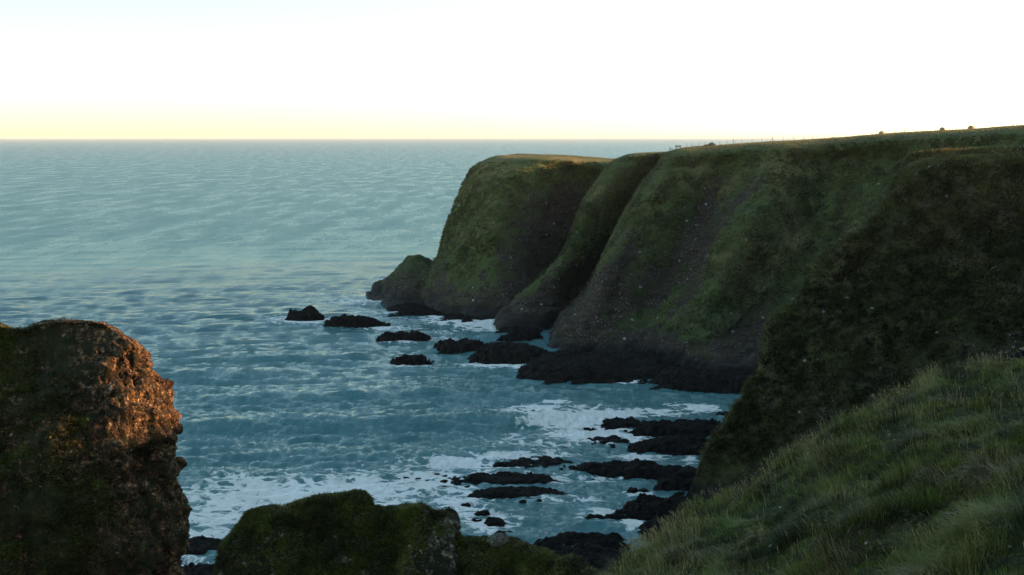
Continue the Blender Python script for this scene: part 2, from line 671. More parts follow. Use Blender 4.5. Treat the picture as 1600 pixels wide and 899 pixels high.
build_sea()

# ------------------------------------------------------------------ landforms
LAND = {}
CREST_LIGHT = {}  # painted lightness of the crests, per landform


def P4(x, y, Y, rock):
    return tuple(px(x, y, Y)) + (rock,)


def finish(name, P, rock, mat, soil=None, dry=None):  # the dry array is crest light painted into the turf
    CREST_LIGHT[name] = dry if dry is not None else np.zeros_like(rock)
    a = {'rock': rock, 'crest_light': CREST_LIGHT[name], 'soil': soil if soil is not None else np.zeros_like(rock)}
    o = grid_obj(name, P, mat, a)
    tag(o, kind='structure')
    LAND[name] = (P, rock)
    return o


def with_back(row, dy=45, drop=-4.0, dip=4.0):
    x, y, z, k = row[-1]
    out = [(x * 1.08, y + dy * .5, z - dip, k)]
    for q, f in enumerate((.05, .14, .30, .58, 1.0)):
        out.append((x * 1.09, y + dy * .5 + 3 * (q + 1), (z - dip) * (1 - f) + drop * f, .4))
    return row + out


# far headland
hb = [.95, .58, .40, .32, .27, .16, -.05, -.1]
hs = [
    [(705, 455, 374), (708, 430, 374), (715, 400, 375), (726, 360, 377), (742, 310, 380), (760, 270, 384), (800, 249, 392), (850, 246, 425)],
    [(652, 474, 342), (672, 425, 345), (690, 392, 347), (706, 350, 350), (719, 310, 353), (742, 264, 358), (772, 245, 366), (830, 243, 400)],
    [(684, 492, 320), (698, 450, 324), (714, 405, 328), (733, 350, 333), (750, 300, 339), (774, 262, 346), (798, 246, 355), (850, 242.5, 395)],
    [(730, 502, 309), (738, 460, 313), (750, 410, 318), (764, 350, 325), (782, 295, 333), (804, 258, 342), (830, 246, 351), (870, 243, 395)],
    [(775, 508, 303), (783, 465, 309), (795, 410, 317), (806, 350, 326), (822, 300, 334), (845, 262, 342), (868, 247, 350), (890, 243.5, 395)],
    [(818, 510, 304), (828, 465, 315), (842, 410, 327), (858, 350, 338), (878, 300, 345), (900, 268, 349), (918, 251, 354), (930, 247, 395)],
    [(850, 500, 322), (868, 460, 331), (888, 410, 339), (905, 350, 346), (925, 305, 351), (945, 272, 355), (958, 255, 360), (965, 250, 395)],
    [(900, 490, 334), (915, 450, 339), (935, 400, 344), (955, 350, 349), (975, 305, 354), (995, 270, 358), (1005, 256, 363), (1010, 249, 395)],
]
extra_h = {4: .30, 5: .7, 6: .7}
ctrl = []
for i, st in enumerate(hs):
    row = [P4(x, y, Y, hb[j] + extra_h.get(i, 0) * (1, 1, 1, .9, .55, .1, 0, 0)[j]) for j, (x, y, Y) in enumerate(st)]
    ctrl.append(with_back(row))
P, rk = loft(ctrl, .55, .55)
N = normals(P)
top = np.maximum(sstep(36, 39, P[..., 2]), sstep(392, 400, P[..., 1]))
d = 2.2 * fbm(P, 16, 3, off=1.3) + 1.0 * fbm(P, 5, 4, off=4.0) + .35 * fbm(P, 1.4, 2)
d += .5 * ridged(P * np.array([1, 1, .45]), 9, 3) * (1 - top)
P = P + N * (d * (1 - .8 * top))[..., None]
foot = sstep(11, 3, P[..., 2])
P = P + N * (foot * (1.1 * ridged(P * np.array([1, 1, 1.6]), 5.5, 4, off=6.6) + .5 * ridged(P, 1.8, 3) + 1.2 * sstep(4.2, 3.2, P[..., 2] + 1.5 * fbm(P, 7, 2))))[..., None]
finish('headland', P, rk, M['headland'])

# main cliffs: ribs and gullies
cb = [.95, .62, .50, .42, .35, .27, .20, .12, -.05, -.1]
cs = [
    [(860, 500, 325), (880, 460, 330), (897, 425, 334), (908, 390, 338), (918, 350, 342), (935, 310, 347), (955, 278, 351), (975, 252, 356), (1000, 243, 362), (1040, 237, 400)],
    [(786, 518, 294), (812, 472, 301), (848, 430, 307), (878, 398, 312), (894, 365, 316), (912, 320, 321), (932, 288, 326), (958, 254, 332), (988, 240, 342), (1030, 236, 390)],
    [(830, 530, 287), (846, 490, 295), (868, 450, 303), (891, 412, 309), (910, 375, 313), (930, 325, 319), (955, 290, 324), (985, 255, 330), (1012, 238.5, 338), (1050, 235, 390)],
    [(870, 528, 288), (892, 490, 302), (914, 450, 312), (937, 412, 319), (957, 375, 323), (978, 330, 328), (1002, 292, 332), (1027, 258, 335), (1044, 237, 340), (1080, 233.5, 390)],
    [(878, 548, 260), (903, 508, 265), (930, 462, 270), (938, 428, 274), (955, 392, 278), (975, 350, 283), (1000, 305, 289), (1030, 265, 296), (1064, 233, 306), (1100, 231, 380)],
    [(935, 552, 254), (950, 512, 259), (968, 470, 264), (985, 430, 269), (1003, 392, 274), (1025, 350, 279), (1052, 305, 285), (1082, 262, 292), (1110, 230, 302), (1140, 228, 380)],
    [(1000, 556, 250), (1012, 520, 256), (1030, 480, 262), (1052, 435, 268), (1070, 392, 273), (1094, 345, 279), (1120, 300, 285), (1145, 258, 291), (1165, 226.5, 300), (1180, 225, 380)],
    [(1060, 560, 245), (1075, 525, 249), (1095, 480, 255), (1118, 435, 261), (1138, 392, 267), (1158, 345, 273), (1180, 298, 280), (1200, 255, 287), (1222, 222.5, 297), (1235, 221, 380)],
    [(1120, 584, 234), (1145, 535, 245), (1172, 490, 254), (1200, 440, 262), (1225, 395, 269), (1248, 345, 276), (1270, 298, 282), (1290, 255, 288), (1305, 218, 296), (1315, 217, 380)],
    [(1200, 580, 230), (1225, 535, 240), (1255, 490, 248), (1285, 440, 256), (1310, 395, 262), (1335, 345, 269), (1362, 298, 276), (1388, 250, 284), (1402, 210, 294), (1410, 208.5, 380)],
    [(1300, 560, 225), (1330, 520, 232), (1360, 470, 240), (1390, 420, 247), (1415, 370, 252), (1440, 320, 256), (1462, 275, 262), (1485, 235, 270), (1500, 204.5, 282), (1510, 204, 370)],
    [(1480, 520, 200), (1510, 480, 206), (1535, 430, 212), (1555, 385, 218), (1575, 340, 224), (1590, 300, 230), (1605, 262, 238), (1620, 228, 247), (1640, 196.5, 260), (1660, 196, 360)],
    [(1700, 520, 170), (1720, 480, 175), (1750, 430, 182), (1780, 385, 188), (1810, 340, 195), (1840, 300, 202), (1870, 262, 210), (1900, 228, 220), (1940, 193, 235), (1980, 193, 350)],
    [(1950, 520, 140), (1990, 480, 146), (2030, 430, 152), (2070, 385, 160), (2110, 340, 168), (2150, 300, 176), (2200, 262, 186), (2250, 228, 200), (2320, 190, 220), (2400, 190, 330)],
]
extra_c = {1: [0, -.1, -.25, -.25, -.2, -.2, -.1, 0, 0, 0], 2: [0, .15, .2, .15, .1, 0, 0, 0, 0, 0], 3: [0, .3, .35, .3, .25, .2, .1, 0, 0, 0],
           4: [0, .15, .25, .15, -.05, -.15, -.1, 0, 0, 0], 5: [0, .1, .2, .15, .05, -.15, -.1, 0, 0, 0],
           6: [0, 0, .05, .08, .16, .26, .24, .05, 0, 0], 7: [0, -.2, -.25, -.15, -.05, .15, .1, 0, 0, 0],
           8: [0, .2, .15, -.1, -.2, -.2, -.2, 0, 0, 0], 9: [0, 0, -.1, -.1, -.1, -.1, 0, 0, 0, 0]}
bulge = {1: -3.0, 2: -5.0, 3: 0.0, 4: -2.0, 5: 2.0, 6: 6.0, 7: -6.0, 8: 2.0, 9: 6.0, 10: -2.0}
ctrl = []
for i, st in enumerate(cs):
    st = [(x, y, Y + bulge.get(i, 0) * math.sin(math.pi * min(1, max(0, (j + .4) / 8.4)))) for j, (x, y, Y) in enumerate(st)]
    ex = extra_c.get(i, [0] * 10)
    row = [P4(x, y, Y, cb[j] + ex[j]) for j, (x, y, Y) in enumerate(st)]
    crest_y, back_y = st[-2][1], st[-1]
    bx = P4(back_y[0], crest_y + (-.4 if 4 <= i <= 6 else 3.0), back_y[2], row[-1][3])
    row[-1] = bx
    x, y, z, k = row[0]
    row = [(x - 1.5, y - 2.5, min(-4.0, z - 8), .95)] + row
    ctrl.append(with_back(row, 160, -6.0, 1.0))
ctrl.append([(x + 6, y, -6.0, k) for x, y, z, k in ctrl[-1]])
P, rk = loft(ctrl, .55, .5)
N = normals(P)
top = sstep(-7, -1.5, P[..., 2] - (45 - .01 * (P[..., 1] - 0) + .0 * P[..., 0] + np.clip((P[..., 0] - 60) * .06, 0, 8)))
top = np.clip(np.maximum(top, sstep(.7, .95, np.abs(N[..., 2]))), 0, 1)
d = 2.2 * fbm(P, 15, 3, off=7.3) + 1.2 * fbm(P, 5, 4, off=2.0) + .4 * fbm(P, 1.4, 2)
d += 1.1 * ridged(P * np.array([1, 1, .5]), 9, 3, off=3.3) * (1 - top)
tt = P[..., 0] * .82 - P[..., 1] * .58
ll = P[..., 0] * .45 + P[..., 1] * .6 + P[..., 2] * .6
Qr = np.stack([tt / 15, ll / 55, 0 * tt + 5], -1)
gul = np.abs(fbm(Qr, 1.0, 3, off=2.7))
qx, qy = to_px(P)
wr = sstep(1075, 1140, qx + .585 * (qy - 233))
d = d * (.35 + .45 * wr) + 6.5 * (gul - .20) * (1 - top) * wr
d += 1.1 * (ridged(P * np.array([1, 1, .6]), 4.2, 4, off=9.1) - .3) * sstep(.25, .5, rk) * (1 - top)
rk = np.clip(rk + .34 * sstep(.13, .0, gul) - .08, 0, 1)
lit_crests = sstep(.16, .42, gul) * (1 - top)  # pale crests and dark gullies: relief shading painted into the turf tone
P = P + N * (d * (1 - .85 * top))[..., None]
foot = sstep(11, 3, P[..., 2])
P = P + N * (foot * (1.1 * ridged(P * np.array([1, 1, 1.6]), 5.5, 4, off=6.6) + .5 * ridged(P, 1.8, 3) + 1.2 * sstep(4.2, 3.2, P[..., 2] + 1.5 * fbm(P, 7, 2))))[..., None]
finish('cliffs', P, rk, M['cliff'], None, lit_crests)

# low rocky spit at the headland's tip
def spit():
    ridge = [(580, 462, 356, .0), (586, 447, 355, 1), (592, 441, 353, 2), (612, 432, 351, 3), (632, 411, 349, 5), (652, 403, 347, 6), (672, 414, 344, 6), (700, 440, 338, 5), (730, 470, 330, 4)]
    ctrl = []
    for x, y, Y, w in ridge:
        c = px(x, y, Y)
        z = max(c[2], .3)
        wf = 2.5 + z * 1.2
        row = []
        for s, k in ((-1.9, -2.0), (-1.35, .05), (-1.0, .16), (-.55, .55), (-.2, .93), (0, 1.0), (.3, .9), (.8, .4), (1.3, -.2)):
            zz = z * k if k > -1 else -2.5
            if s == -1.35:
                zz = 0.8
            if s == -1.9:
                zz = -1.5
            row.append((c[0] + s * wf * .15, c[1] + s * wf, zz, .75 if k < .8 else .45))
        ctrl.append(row)
    P, rk = loft(ctrl, .45, .45)
    N = normals(P)
    d = 1.5 * fbm(P, 5, 4, off=9) + .9 * ridged(P, 3.5, 4)
    P = P + N * d[..., None] * np.clip(P[..., 2:3] / 3 + .3, .2, 1)
    finish('rocky_spit', P, rk, M['cliff'])


spit()

# the near right hillside spur
crest = [(1045, 860, 143), (1066, 805, 146), (1078, 762, 148), (1095, 720, 150), (1116, 680, 152), (1141, 640, 153), (1168, 600, 155), (1190, 560, 156), (1206, 508, 158), (1226, 490, 158.5), (1260, 455, 159), (1285, 425, 160),
         (1310, 390, 161), (1340, 360, 162), (1375, 325, 163), (1402, 292, 164), (1440, 264, 165), (1480, 253, 166), (1540, 250, 168), (1600, 248, 170), (1700, 246, 172), (1850, 244, 174), (2050, 240, 176), (2400, 235, 180)]
ctrl, soilc = [], []
for i, (x, y, Y) in enumerate(crest):
    c = px(x, y, Y)
    z = c[2]
    drop = max(z, 0) + 4
    row = []
    flat = sstep(38, 40.5, z)
    plat = 15 * flat
    # front foot -> crest -> back foot
    for fr, run in ((1.0, .80), (.8, .62), (.55, .42), (.33, .25), (.16, .13), (.06, .06)):
        row.append((c[0] + .28 * drop * run, c[1] - drop * run, z - drop * fr, .3 + .25 * (fr > .5)))
    row.append((c[0], c[1], z, .12))
    row.append((c[0] + .5 + plat * .1, c[1] + 2 + plat * .5, z - .5 + .6 * flat, .05))
    row.append((c[0] + 1 + plat * .2, c[1] + 4 + plat, z - 3 + 3.1 * flat, .05))
    row.append((c[0] + 3, c[1] + 12 + plat * 1.3, z * .65, .3))
    row.append((c[0] + 6, c[1] + 24 + plat * 1.3, -3, .6))
    ctrl.append(row)
ctrl.append([(x + 6, y, -6.0, k) for x, y, z, k in ctrl[-1]])
P, rk = loft(ctrl, .33, .33)
N = normals(P)
top = sstep(38.5, 41, P[..., 2])
d = 1.6 * fbm(P, 11, 3, off=5.1) + .8 * fbm(P, 3.6, 4, off=8.0) + .3 * fbm(P, 1.0, 3)
P = P + N * (d * (1 - .75 * top))[..., None]
qx, qy = to_px(P)
soil = sstep(1500, 1560, qx) * sstep(2.0, 4.0, P[..., 1] - 168 - .02 * P[..., 0]) * sstep(40.3, 41.2, P[..., 2]) * sstep(186, 183, P[..., 1])
finish('hillside', P, rk, M['hill_and_sun_blocker'], soil, sstep(.24, .10, rk))  # turf along the spur crest painted lighter, as if sky-lit

# mossy knoll below the camera
kc = [(240, 1010, 66, .3), (300, 950, 66, .3), (338, 895, 66, .3), (346, 850, 66, .15), (366, 825, 66, .1), (388, 801, 66, .05), (420, 795, 66, .1), (440, 796, 66, .1), (460, 786, 66, 0), (500, 780, 66, .0), (545, 777, 66, .05), (566, 783, 65.5, .15),
      (580, 797, 65, .1), (600, 801, 65, .0), (625, 796, 65, .0), (650, 789, 64.5, .1), (672, 796, 64.5, .2), (700, 799, 64, .34), (714, 808, 64, .38), (719, 840, 63.5, .2), (740, 848, 63, .1), (762, 850, 63, .0), (800, 851, 62, 0), (835, 860, 60, 0), (870, 870, 58, .0), (905, 884, 55, 0), (935, 897, 52, 0), (985, 925, 48, 0), (1040, 950, 44, 0)]
ctrl = []
for i, (x, y, Y, k) in enumerate(kc):
    c = px(x, y, Y)
    row = []
    for dY, dz, kk in ((-11, -16, .3), (-8.5, -11, .3), (-6, -6.5, .25), (-3.8, -3.0, .2), (-2.0, -1.05, .15), (-.8, -.22, .05), (0, 0, 0), (1.2, -.5, .1), (3, -3.5, .4), (5, -12, .6), (8, -30, .8)):
        row.append((c[0] * (1 + .4 * dY / 60), c[1] + dY, c[2] + dz, min(1, k + kk + .16)))
    ctrl.append(row)
P, rk = loft(ctrl, .13, .13)
N = normals(P)
w, wid = worley(P, 1.1)
d = .55 * fbm(P, 3.2, 4, off=2.2) + .22 * fbm(P, .9, 3, off=1.1) + (.28 * (.5 - w)) * sstep(.25, .5, rk) + .06 * fbm(P, .3, 2)
P = P + N * d[..., None]
finish('mossy_knoll', P, rk, M['knoll'])

# left crag
prof = [(300, 1300), (292, 1050), (284, 899), (289, 868), (293, 832), (286, 792), (277, 748), (264, 712), (273, 686), (271, 655), (259, 610), (246, 584), (229, 558), (208, 530), (186, 511), (160, 500)]
pr = np.array([px(x, y, 71.0) for x, y in prof])
pr[-1] = px(160, 500, 72.0)
ztop = pr[-1][2]
tx_, tz_ = [], []
for x, y in ((-700, 500), (-300, 492), (-120, 488), (-10, 492), (10, 499), (25, 506), (60, 511), (100, 506), (130, 500), (160, 500)):
    q = px(x, y, 73.0)
    tx_.append(q[0])
    tz_.append(q[2])
ctrl = []
ths = [-70, -30, 0, 25, 48, 70, 90]
lefts = [.05, .12, .22, .34, .48, .65, .82, 1.0]
for si in range(len(ths) + len(lefts)):
    row = []
    for j in range(len(prof)):
        xr, _, z = pr[j]
        xr -= .8
        hi = sstep(24, ztop, z)
        yf = 64.3 + 1.2 * z / 35 + 5.6 * hi ** 2.2
        rx, ry = 3.6 - 1.2 * hi, 71.0 - yf + .3
        if si < len(ths):
            th = R(ths[si])
            X, Y = xr - rx + rx * math.cos(th), 71.3 - ry * math.sin(th) * (1 if th > 0 else 1.0)
            if th < 0:
                Y = 71.3 + 5.5 * math.sin(-th)
            zz = z - hi * (.15 * max(0, Y - 71.5) + (.35 if th < 0 else 0))
            k = [.7, .7, .68, .62, .52, .42, .34][si]
        else:
            f = lefts[si - len(ths)]
            X = (xr - rx) * (1 - f) + (-62) * f
            Y = yf - .8 * math.sin(f * 9) * (1 - hi)
            zz = z + (np.interp(X, tx_, tz_) - ztop) * sstep(22, ztop, z)
            k = [.48, .42, .40, .56, .62, .52, .46, .4][si - len(ths)]
        k += .28 * hi * (si <= 6) - .05
        row.append((X, Y, zz, k))
    x, y, z, k = row[-1]
    k2 = .45 if si < 7 else .25
    row.append((x - .5, y + 2.0, z - .45, k2))
    row.append((x - 1.0, y + 6, z - 2.4, k2))
    row.append((x - 1.0, y + 11, z - 14, .6))
    row.append((x - 1.0, y + 14, -3, .8))
    ctrl.append(row)
P, rk = loft(ctrl, .13, .13)
N = normals(P)
w, wid = worley(P * np.array([1, 1, 1.25]), .75)
w2, _ = worley(P, .33, 9)
d = 1.0 * fbm(P, 4.0, 4, off=3.7) + .35 * fbm(P, 1.1, 3) + sstep(.25, .6, rk) * (.36 * (.5 - w) + .16 * (.5 - w2) + .25 * (wid - .5)) + .4 * ridged(P * np.array([1, 1, .7]), 2.6, 3) * sstep(.3, .7, rk)
_, blk = worley(P * np.array([1, 1, .7]), 1.9, 4)
_, blk2 = worley(P * np.array([1, 1, 1.3]), .95, 6)
d += (.70 * (blk - .5) + .35 * (blk2 - .5)) * sstep(.25, .5, rk)
P = P + N * (d * (1 - .75 * sstep(31, 34.5, P[..., 2])))[..., None]
finish('crag', P, rk, M['crag'])

# unseen land added to the right to shade crag, slope and spur
def build_sun_blocker():
    xs = np.linspace(34, 420, 190)
    ys = np.linspace(-120, 235, 180)
    X, Y = np.meshgrid(xs, ys, indexing='ij')
    edge = np.maximum(X - (.47 * Y + 12), X * 0 - 60)
    z = -6 + 51.4 * sstep(-14, 30, edge) + 2.5 * fbm(np.stack([X, Y, 0 * X], -1), 60, 3)
    z = np.where(Y < 40, np.maximum(z, 36 + 17 * sstep(28, 75, X)), z)
    P = np.stack([X, Y, z], -1)
    P[..., 2] += 9 * sstep(98, 78, Y) * sstep(-5, 25, edge) + 9 * sstep(150, 182, Y) * sstep(-8, 20, edge) + .4 * fbm(P, 5, 3)  # extra rises added to cast shade on the near slope and spur top
    finish('hill_and_sun_blocker', P, np.full(X.shape, .05), M['hill_and_sun_blocker'])  # stands out of view, shaped to hold back the low sun


build_sun_blocker()

# the grassy slope the picture was taken from
cols = [
    [(720, 1700, 14), (820, 1210, 24), (830, 1160, 27), (840, 1130, 30), (850, 1100, 33), (855, 1075, 36)],
    [(900, 1500, 14), (955, 1000, 25), (955, 965, 28), (955, 940, 30.5), (955, 920, 33), (955, 906, 35)],
    [(1000, 1400, 13), (1035, 930, 27), (1035, 899, 29.2), (1035, 875, 31.8), (1035, 855, 34.5), (1035, 841, 37)],
    [(1130, 1400, 12), (1150, 899, 26), (1150, 860, 29), (1150, 825, 32.5), (1150, 795, 36), (1150, 773, 40)],
    [(1290, 1400, 11), (1300, 899, 22), (1300, 820, 27), (1300, 760, 32), (1300, 712, 37.5), (1300, 680, 43)],
    [(1450, 1400, 10), (1450, 899, 18.5), (1450, 780, 25), (1450, 700, 32), (1450, 638, 39), (1450, 600, 45.5)],
    [(1560, 1400, 9.5), (1560, 899, 16.5), (1560, 760, 23), (1560, 668, 32), (1560, 600, 41), (1560, 570, 47)],
    [(1640, 1400, 9), (1640, 899, 15.5), (1640, 750, 22), (1640, 650, 32), (1640, 585, 42), (1640, 557, 48)],
    [(1760, 1400, 9), (1760, 899, 14.5), (1760, 735, 22), (1760, 630, 32), (1760, 570, 42), (1760, 536, 49)],
    [(2050, 1400, 8.5), (2050, 899, 14), (2050, 700, 22), (2050, 600, 32), (2050, 540, 42), (2050, 500, 50)],
    [(2600, 1400, 8), (2600, 899, 13), (2600, 650, 22), (2600, 540, 32), (2600, 480, 42), (2600, 440, 52)],
]
x0s = [-9, -6, -3, 0, 2, 4, 6, 7.5, 9, 13, 20]
ctrl = []
for i, c in enumerate(cols):
    row = [(x0s[i] * 1.0, -14, 43.6, 0), (x0s[i], -3, 43.3, 0), (x0s[i] * .9, 3.5, 42.4 - .0 * i, 0)] + [P4(x, y, Y, 0) for x, y, Y in c]
    a, b = np.array(row[-2]), np.array(row[-1])
    X, Y, Z, _ = row[-1]
    for dy, dz in ((2.0, -1.2), (4.5, -4.2), (8, -10), (13, -19), (20, -30)):
        row.append((X + .25 * dy, Y + dy, Z + dz, .1 if dy < 4 else .4))
    ctrl.append(row)
P, rk = loft(ctrl, .14, .14)
N = normals(P)
if np.mean(N[..., 2]) < 0:
    N = -N
P[..., 2] += .50 * fbm(P, 3.6, 3, off=6.0) + .42 * fbm(P, 1.35, 3, off=2.0) + .14 * fbm(P, .5, 2)
finish('grassy_slope', P, rk, M['slope'])


# ------------------------------------------------------------------ grass
def scatter(name, n, seed, dens=None, margin=140, back=-.15, want_index=False):
    """Random points on a landform: positions, normals, rock value."""
    g = np.random.default_rng(seed)
    P, rk = LAND[name]
    A, B, D = P[:-1, :-1], P[1:, :-1], P[:-1, 1:]
    nr = np.cross(B - A, D - A)
    area = np.linalg.norm(nr, axis=-1)
    nr = nr / (area[..., None] + 1e-9)
    x, y = to_px(A)
    flip = -1 if (nr * (CAM - A)).sum(-1)[:, :int(A.shape[1] * .4)].mean() < 0 else 1
    nr = nr * flip
    v = CAM - A
    v = v / np.linalg.norm(v, axis=-1, keepdims=True)
    ok = (x > -margin) & (x < 1600 + margin) & (y > 120) & (y < 899 + margin) & ((nr * v).sum(-1) > back) & (A[..., 1] > 4)
    w = area * ok
    if dens is not None:
        w = w * dens(A, rk[:-1, :-1], nr)
    w = w.ravel()
    c = np.cumsum(w)
    i = np.searchsorted(c, g.uniform(0, c[-1], n))
    i = np.clip(i, 0, len(w) - 1)
    a, b = g.uniform(0, 1, (2, n, 1))
    A2, B2, D2 = A.reshape(-1, 3)[i], B.reshape(-1, 3)[i], D.reshape(-1, 3)[i]
    return A2 + (B2 - A2) * a + (D2 - A2) * b, nr.reshape(-1, 3)[i], (i if want_index else rk[:-1, :-1].ravel()[i]), g


def blades(name, root, up, d, L, wid, bend, tone, dry, ts=(0, .38, .72, 1.0), wprof=(1, .9, .6, .08), kind='stuff', mat='blade'):
    """Curved grass blades as one mesh: root (n,3), up (n,3), lean direction d (n,3)."""
    n = len(root)
    side = np.cross(up, d)
    side /= np.linalg.norm(side, axis=1, keepdims=True) + 1e-9
    pts = []
    for t, w in zip(ts, wprof):
        c = root + up * (L * (t - .45 * bend * t * t))[:, None] + d * (L * bend * t ** 1.5)[:, None]
        c[:, 2] -= L * bend * bend * .28 * t ** 3
        pts.append(c - side * (wid * w * .5)[:, None])
        pts.append(c + side * (wid * w * .5)[:, None])
    V = np.stack(pts, 1)
    m = V.shape[1]
    q = np.array([[2 * k, 2 * k + 1, 2 * k + 3, 2 * k + 2] for k in range(len(ts) - 1)])
    I = (np.arange(n) * m)[:, None, None] + q[None]
    a = {'tone': np.repeat(tone, m), 'dry': np.repeat(dry, m)}
    o = mesh_raw(name, V.reshape(-1, 3), I.reshape(-1, 4), 4, M[mat], None, True, a)
    tag(o, kind=kind)
    return o


def unit(a):
    return a / (np.linalg.norm(a, axis=-1, keepdims=True) + 1e-9)


def rand_dir(g, n):
    a = g.uniform(0, 2 * math.pi, n)
    return np.stack([np.cos(a), np.sin(a), 0 * a], -1)


def near_grass():
    n = 260000

    def dens(A, rk, nr):
        dist = np.linalg.norm(A - CAM, axis=-1)
        return (.35 + sstep(-.3, .35, fbm(A, 1.1, 2, off=3))) * np.clip(22.0 / dist, .45, 1.4)
    p, nr, rk, g = scatter('grassy_slope', n, 31, dens, 160, -.5)
    up = unit(nr * .5 + np.array([0, 0, 1.0]))
    clump = fbm(p, 1.3, 3, off=9)
    swirl = 2.2 * fbm(p, 2.6, 2, off=5) + 1.1 * fbm(p, .7, 2, off=1)
    a = math.pi * 1.02 + swirl * 2.0 + g.normal(0, .55, n)
    d = np.stack([np.cos(a), np.sin(a), -.1 + 0 * a], -1)
    tall = sstep(-.12, .32, clump)
    L = (.12 + .42 * tall) * g.uniform(.55, 1.35, n)
    bend = np.clip(.55 + .35 * fbm(p, 1.9, 2, off=8) * 2 + g.normal(0, .18, n), .08, 1.15)
    wid = g.uniform(.005, .013, n) * (1 + .012 * np.linalg.norm(p - CAM, axis=1))
    dryf = sstep(-.12, .38, fbm(p, 2.2, 3, off=12) + .25 * clump)
    dry = np.clip(g.uniform(0, 1, n) ** 2.8 * (.08 + .85 * dryf) + (g.uniform(0, 1, n) < .02 + .16 * dryf) * .6, 0, 1)
    x_, y_ = to_px(p)
    tone = np.clip(.34 + 2.0 * fbm(p, 1.4, 3, off=4) + g.normal(0, .26, n), 0, 1)
    blades('grass', p, up, d, L, wid, bend, tone, dry)
    # dry flowering stems, thickest along the brow
    n = 4200

    def dens2(A, rk, nr):
        x, y = to_px(A)
        yb = np.interp(x, [900, 955, 1035, 1150, 1300, 1450, 1560, 1640, 1800], [960, 906, 841, 773, 680, 600, 570, 557, 530])
        return (np.exp(-np.abs(y - yb) / 26.0) * 2.2 + .22) * sstep(-.2, .3, fbm(A, 1.8, 2, off=14))
    p, nr, rk, g = scatter('grassy_slope', n, 33, dens2, 60, -.6)
    up = unit(nr * .1 + np.array([0, 0, 1.0]))
    a = math.pi + g.normal(0, .8, n)
    d = np.stack([np.cos(a), np.sin(a), 0 * a], -1)
    L = g.uniform(.35, .72, n)
    dist = np.linalg.norm(p - CAM, axis=1)
    wid = .0035 * (1 + .03 * dist)
    blades('dry_grass_stems', p, up, d, L, wid, g.uniform(.1, .6, n), g.uniform(0, 1, n), g.uniform(.55, 1.0, n),
           (0, .4, .74, .80, .9, 1.0), (1, .9, .7, 2.6, 2.2, .3))


def tufts(name, land, n, size, seed, per=5, thr=.5, dry0=.22, wmul=.28, tone0=.35, back=-.1, sc=4.0, flat=0, mat='blade', top=False):
    def dens(A, rk, nr):
        m = sstep(thr, thr - .3, rk + .35 * fbm(A, sc, 3, off=2))
        if top:
            return sstep(.6, .85, nr[..., 2]) * (A[..., 1] < 330) * sstep(30, 36, A[..., 2])
        return m * (.25 + sstep(-.25, .35, fbm(A, sc * .5, 2, off=7))) * sstep(3, 8, A[..., 2]) * (sstep(flat + .12, flat, nr[..., 2]) if flat else 1)
    p, nr, ii, g = scatter(land, n, seed, dens, 120, back, True)
    cr = np.repeat(CREST_LIGHT[land][:-1, :-1].ravel()[ii], per)
    p = np.repeat(p, per, 0) + g.normal(0, size * .28, (n * per, 3)) * np.array([1, 1, .35])
    nr = np.repeat(nr, per, 0)
    N_ = n * per
    up = unit(nr * .55 + np.array([0, 0, .8]) + g.normal(0, .25, (N_, 3)))
    d = unit(nr * np.array([1, 1, 0]) + rand_dir(g, N_) * .9)
    L = size * g.uniform(.5, 1.3, N_)
    big = fbm(p, sc * 1.6, 3, off=5)
    tone = np.clip(tone0 + 1.5 * big + np.repeat(g.normal(0, .32, n), per) + g.normal(0, .12, N_) + (.55 if land == 'hillside' else .30) * cr, 0, 1)  # cr term paints crest light into the blade tone
    dry = np.clip((g.uniform(0, 1, N_) ** 3) * (dry0 + sstep(0, .4, fbm(p, sc * 2.2, 3, off=15)) * .8), 0, 1)
    blades(name, p, up, d, L, L * wmul, g.uniform(.2, .9, N_), tone, dry, (0, .5, 1.0), (1, .8, .12), mat=mat)


near_grass()
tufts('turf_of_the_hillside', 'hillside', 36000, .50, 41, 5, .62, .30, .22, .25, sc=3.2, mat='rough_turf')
tufts('turf_of_the_cliffs', 'cliffs', 44000, .52, 42, 4, .60, .22, .28, .45, sc=6, flat=.72, mat='turf')
tufts('turf_of_the_headland', 'headland', 18000, .52, 43, 4, .60, .25, .28, .55, sc=6, flat=.72, mat='turf')
tufts('moss_of_the_knoll', 'mossy_knoll', 42000, .17, 44, 5, .60, .25, .22, .34, sc=1.2, mat='moss')
tufts('turf_of_the_crag', 'crag', 24000, .20, 45, 5, .50, .4, .22, .25, sc=1.6, mat='moss')


tufts('short_turf_of_the_clifftop', 'cliffs', 16000, .26, 46, 4, .60, .8, .3, .5, sc=6, mat='turf', top=True)


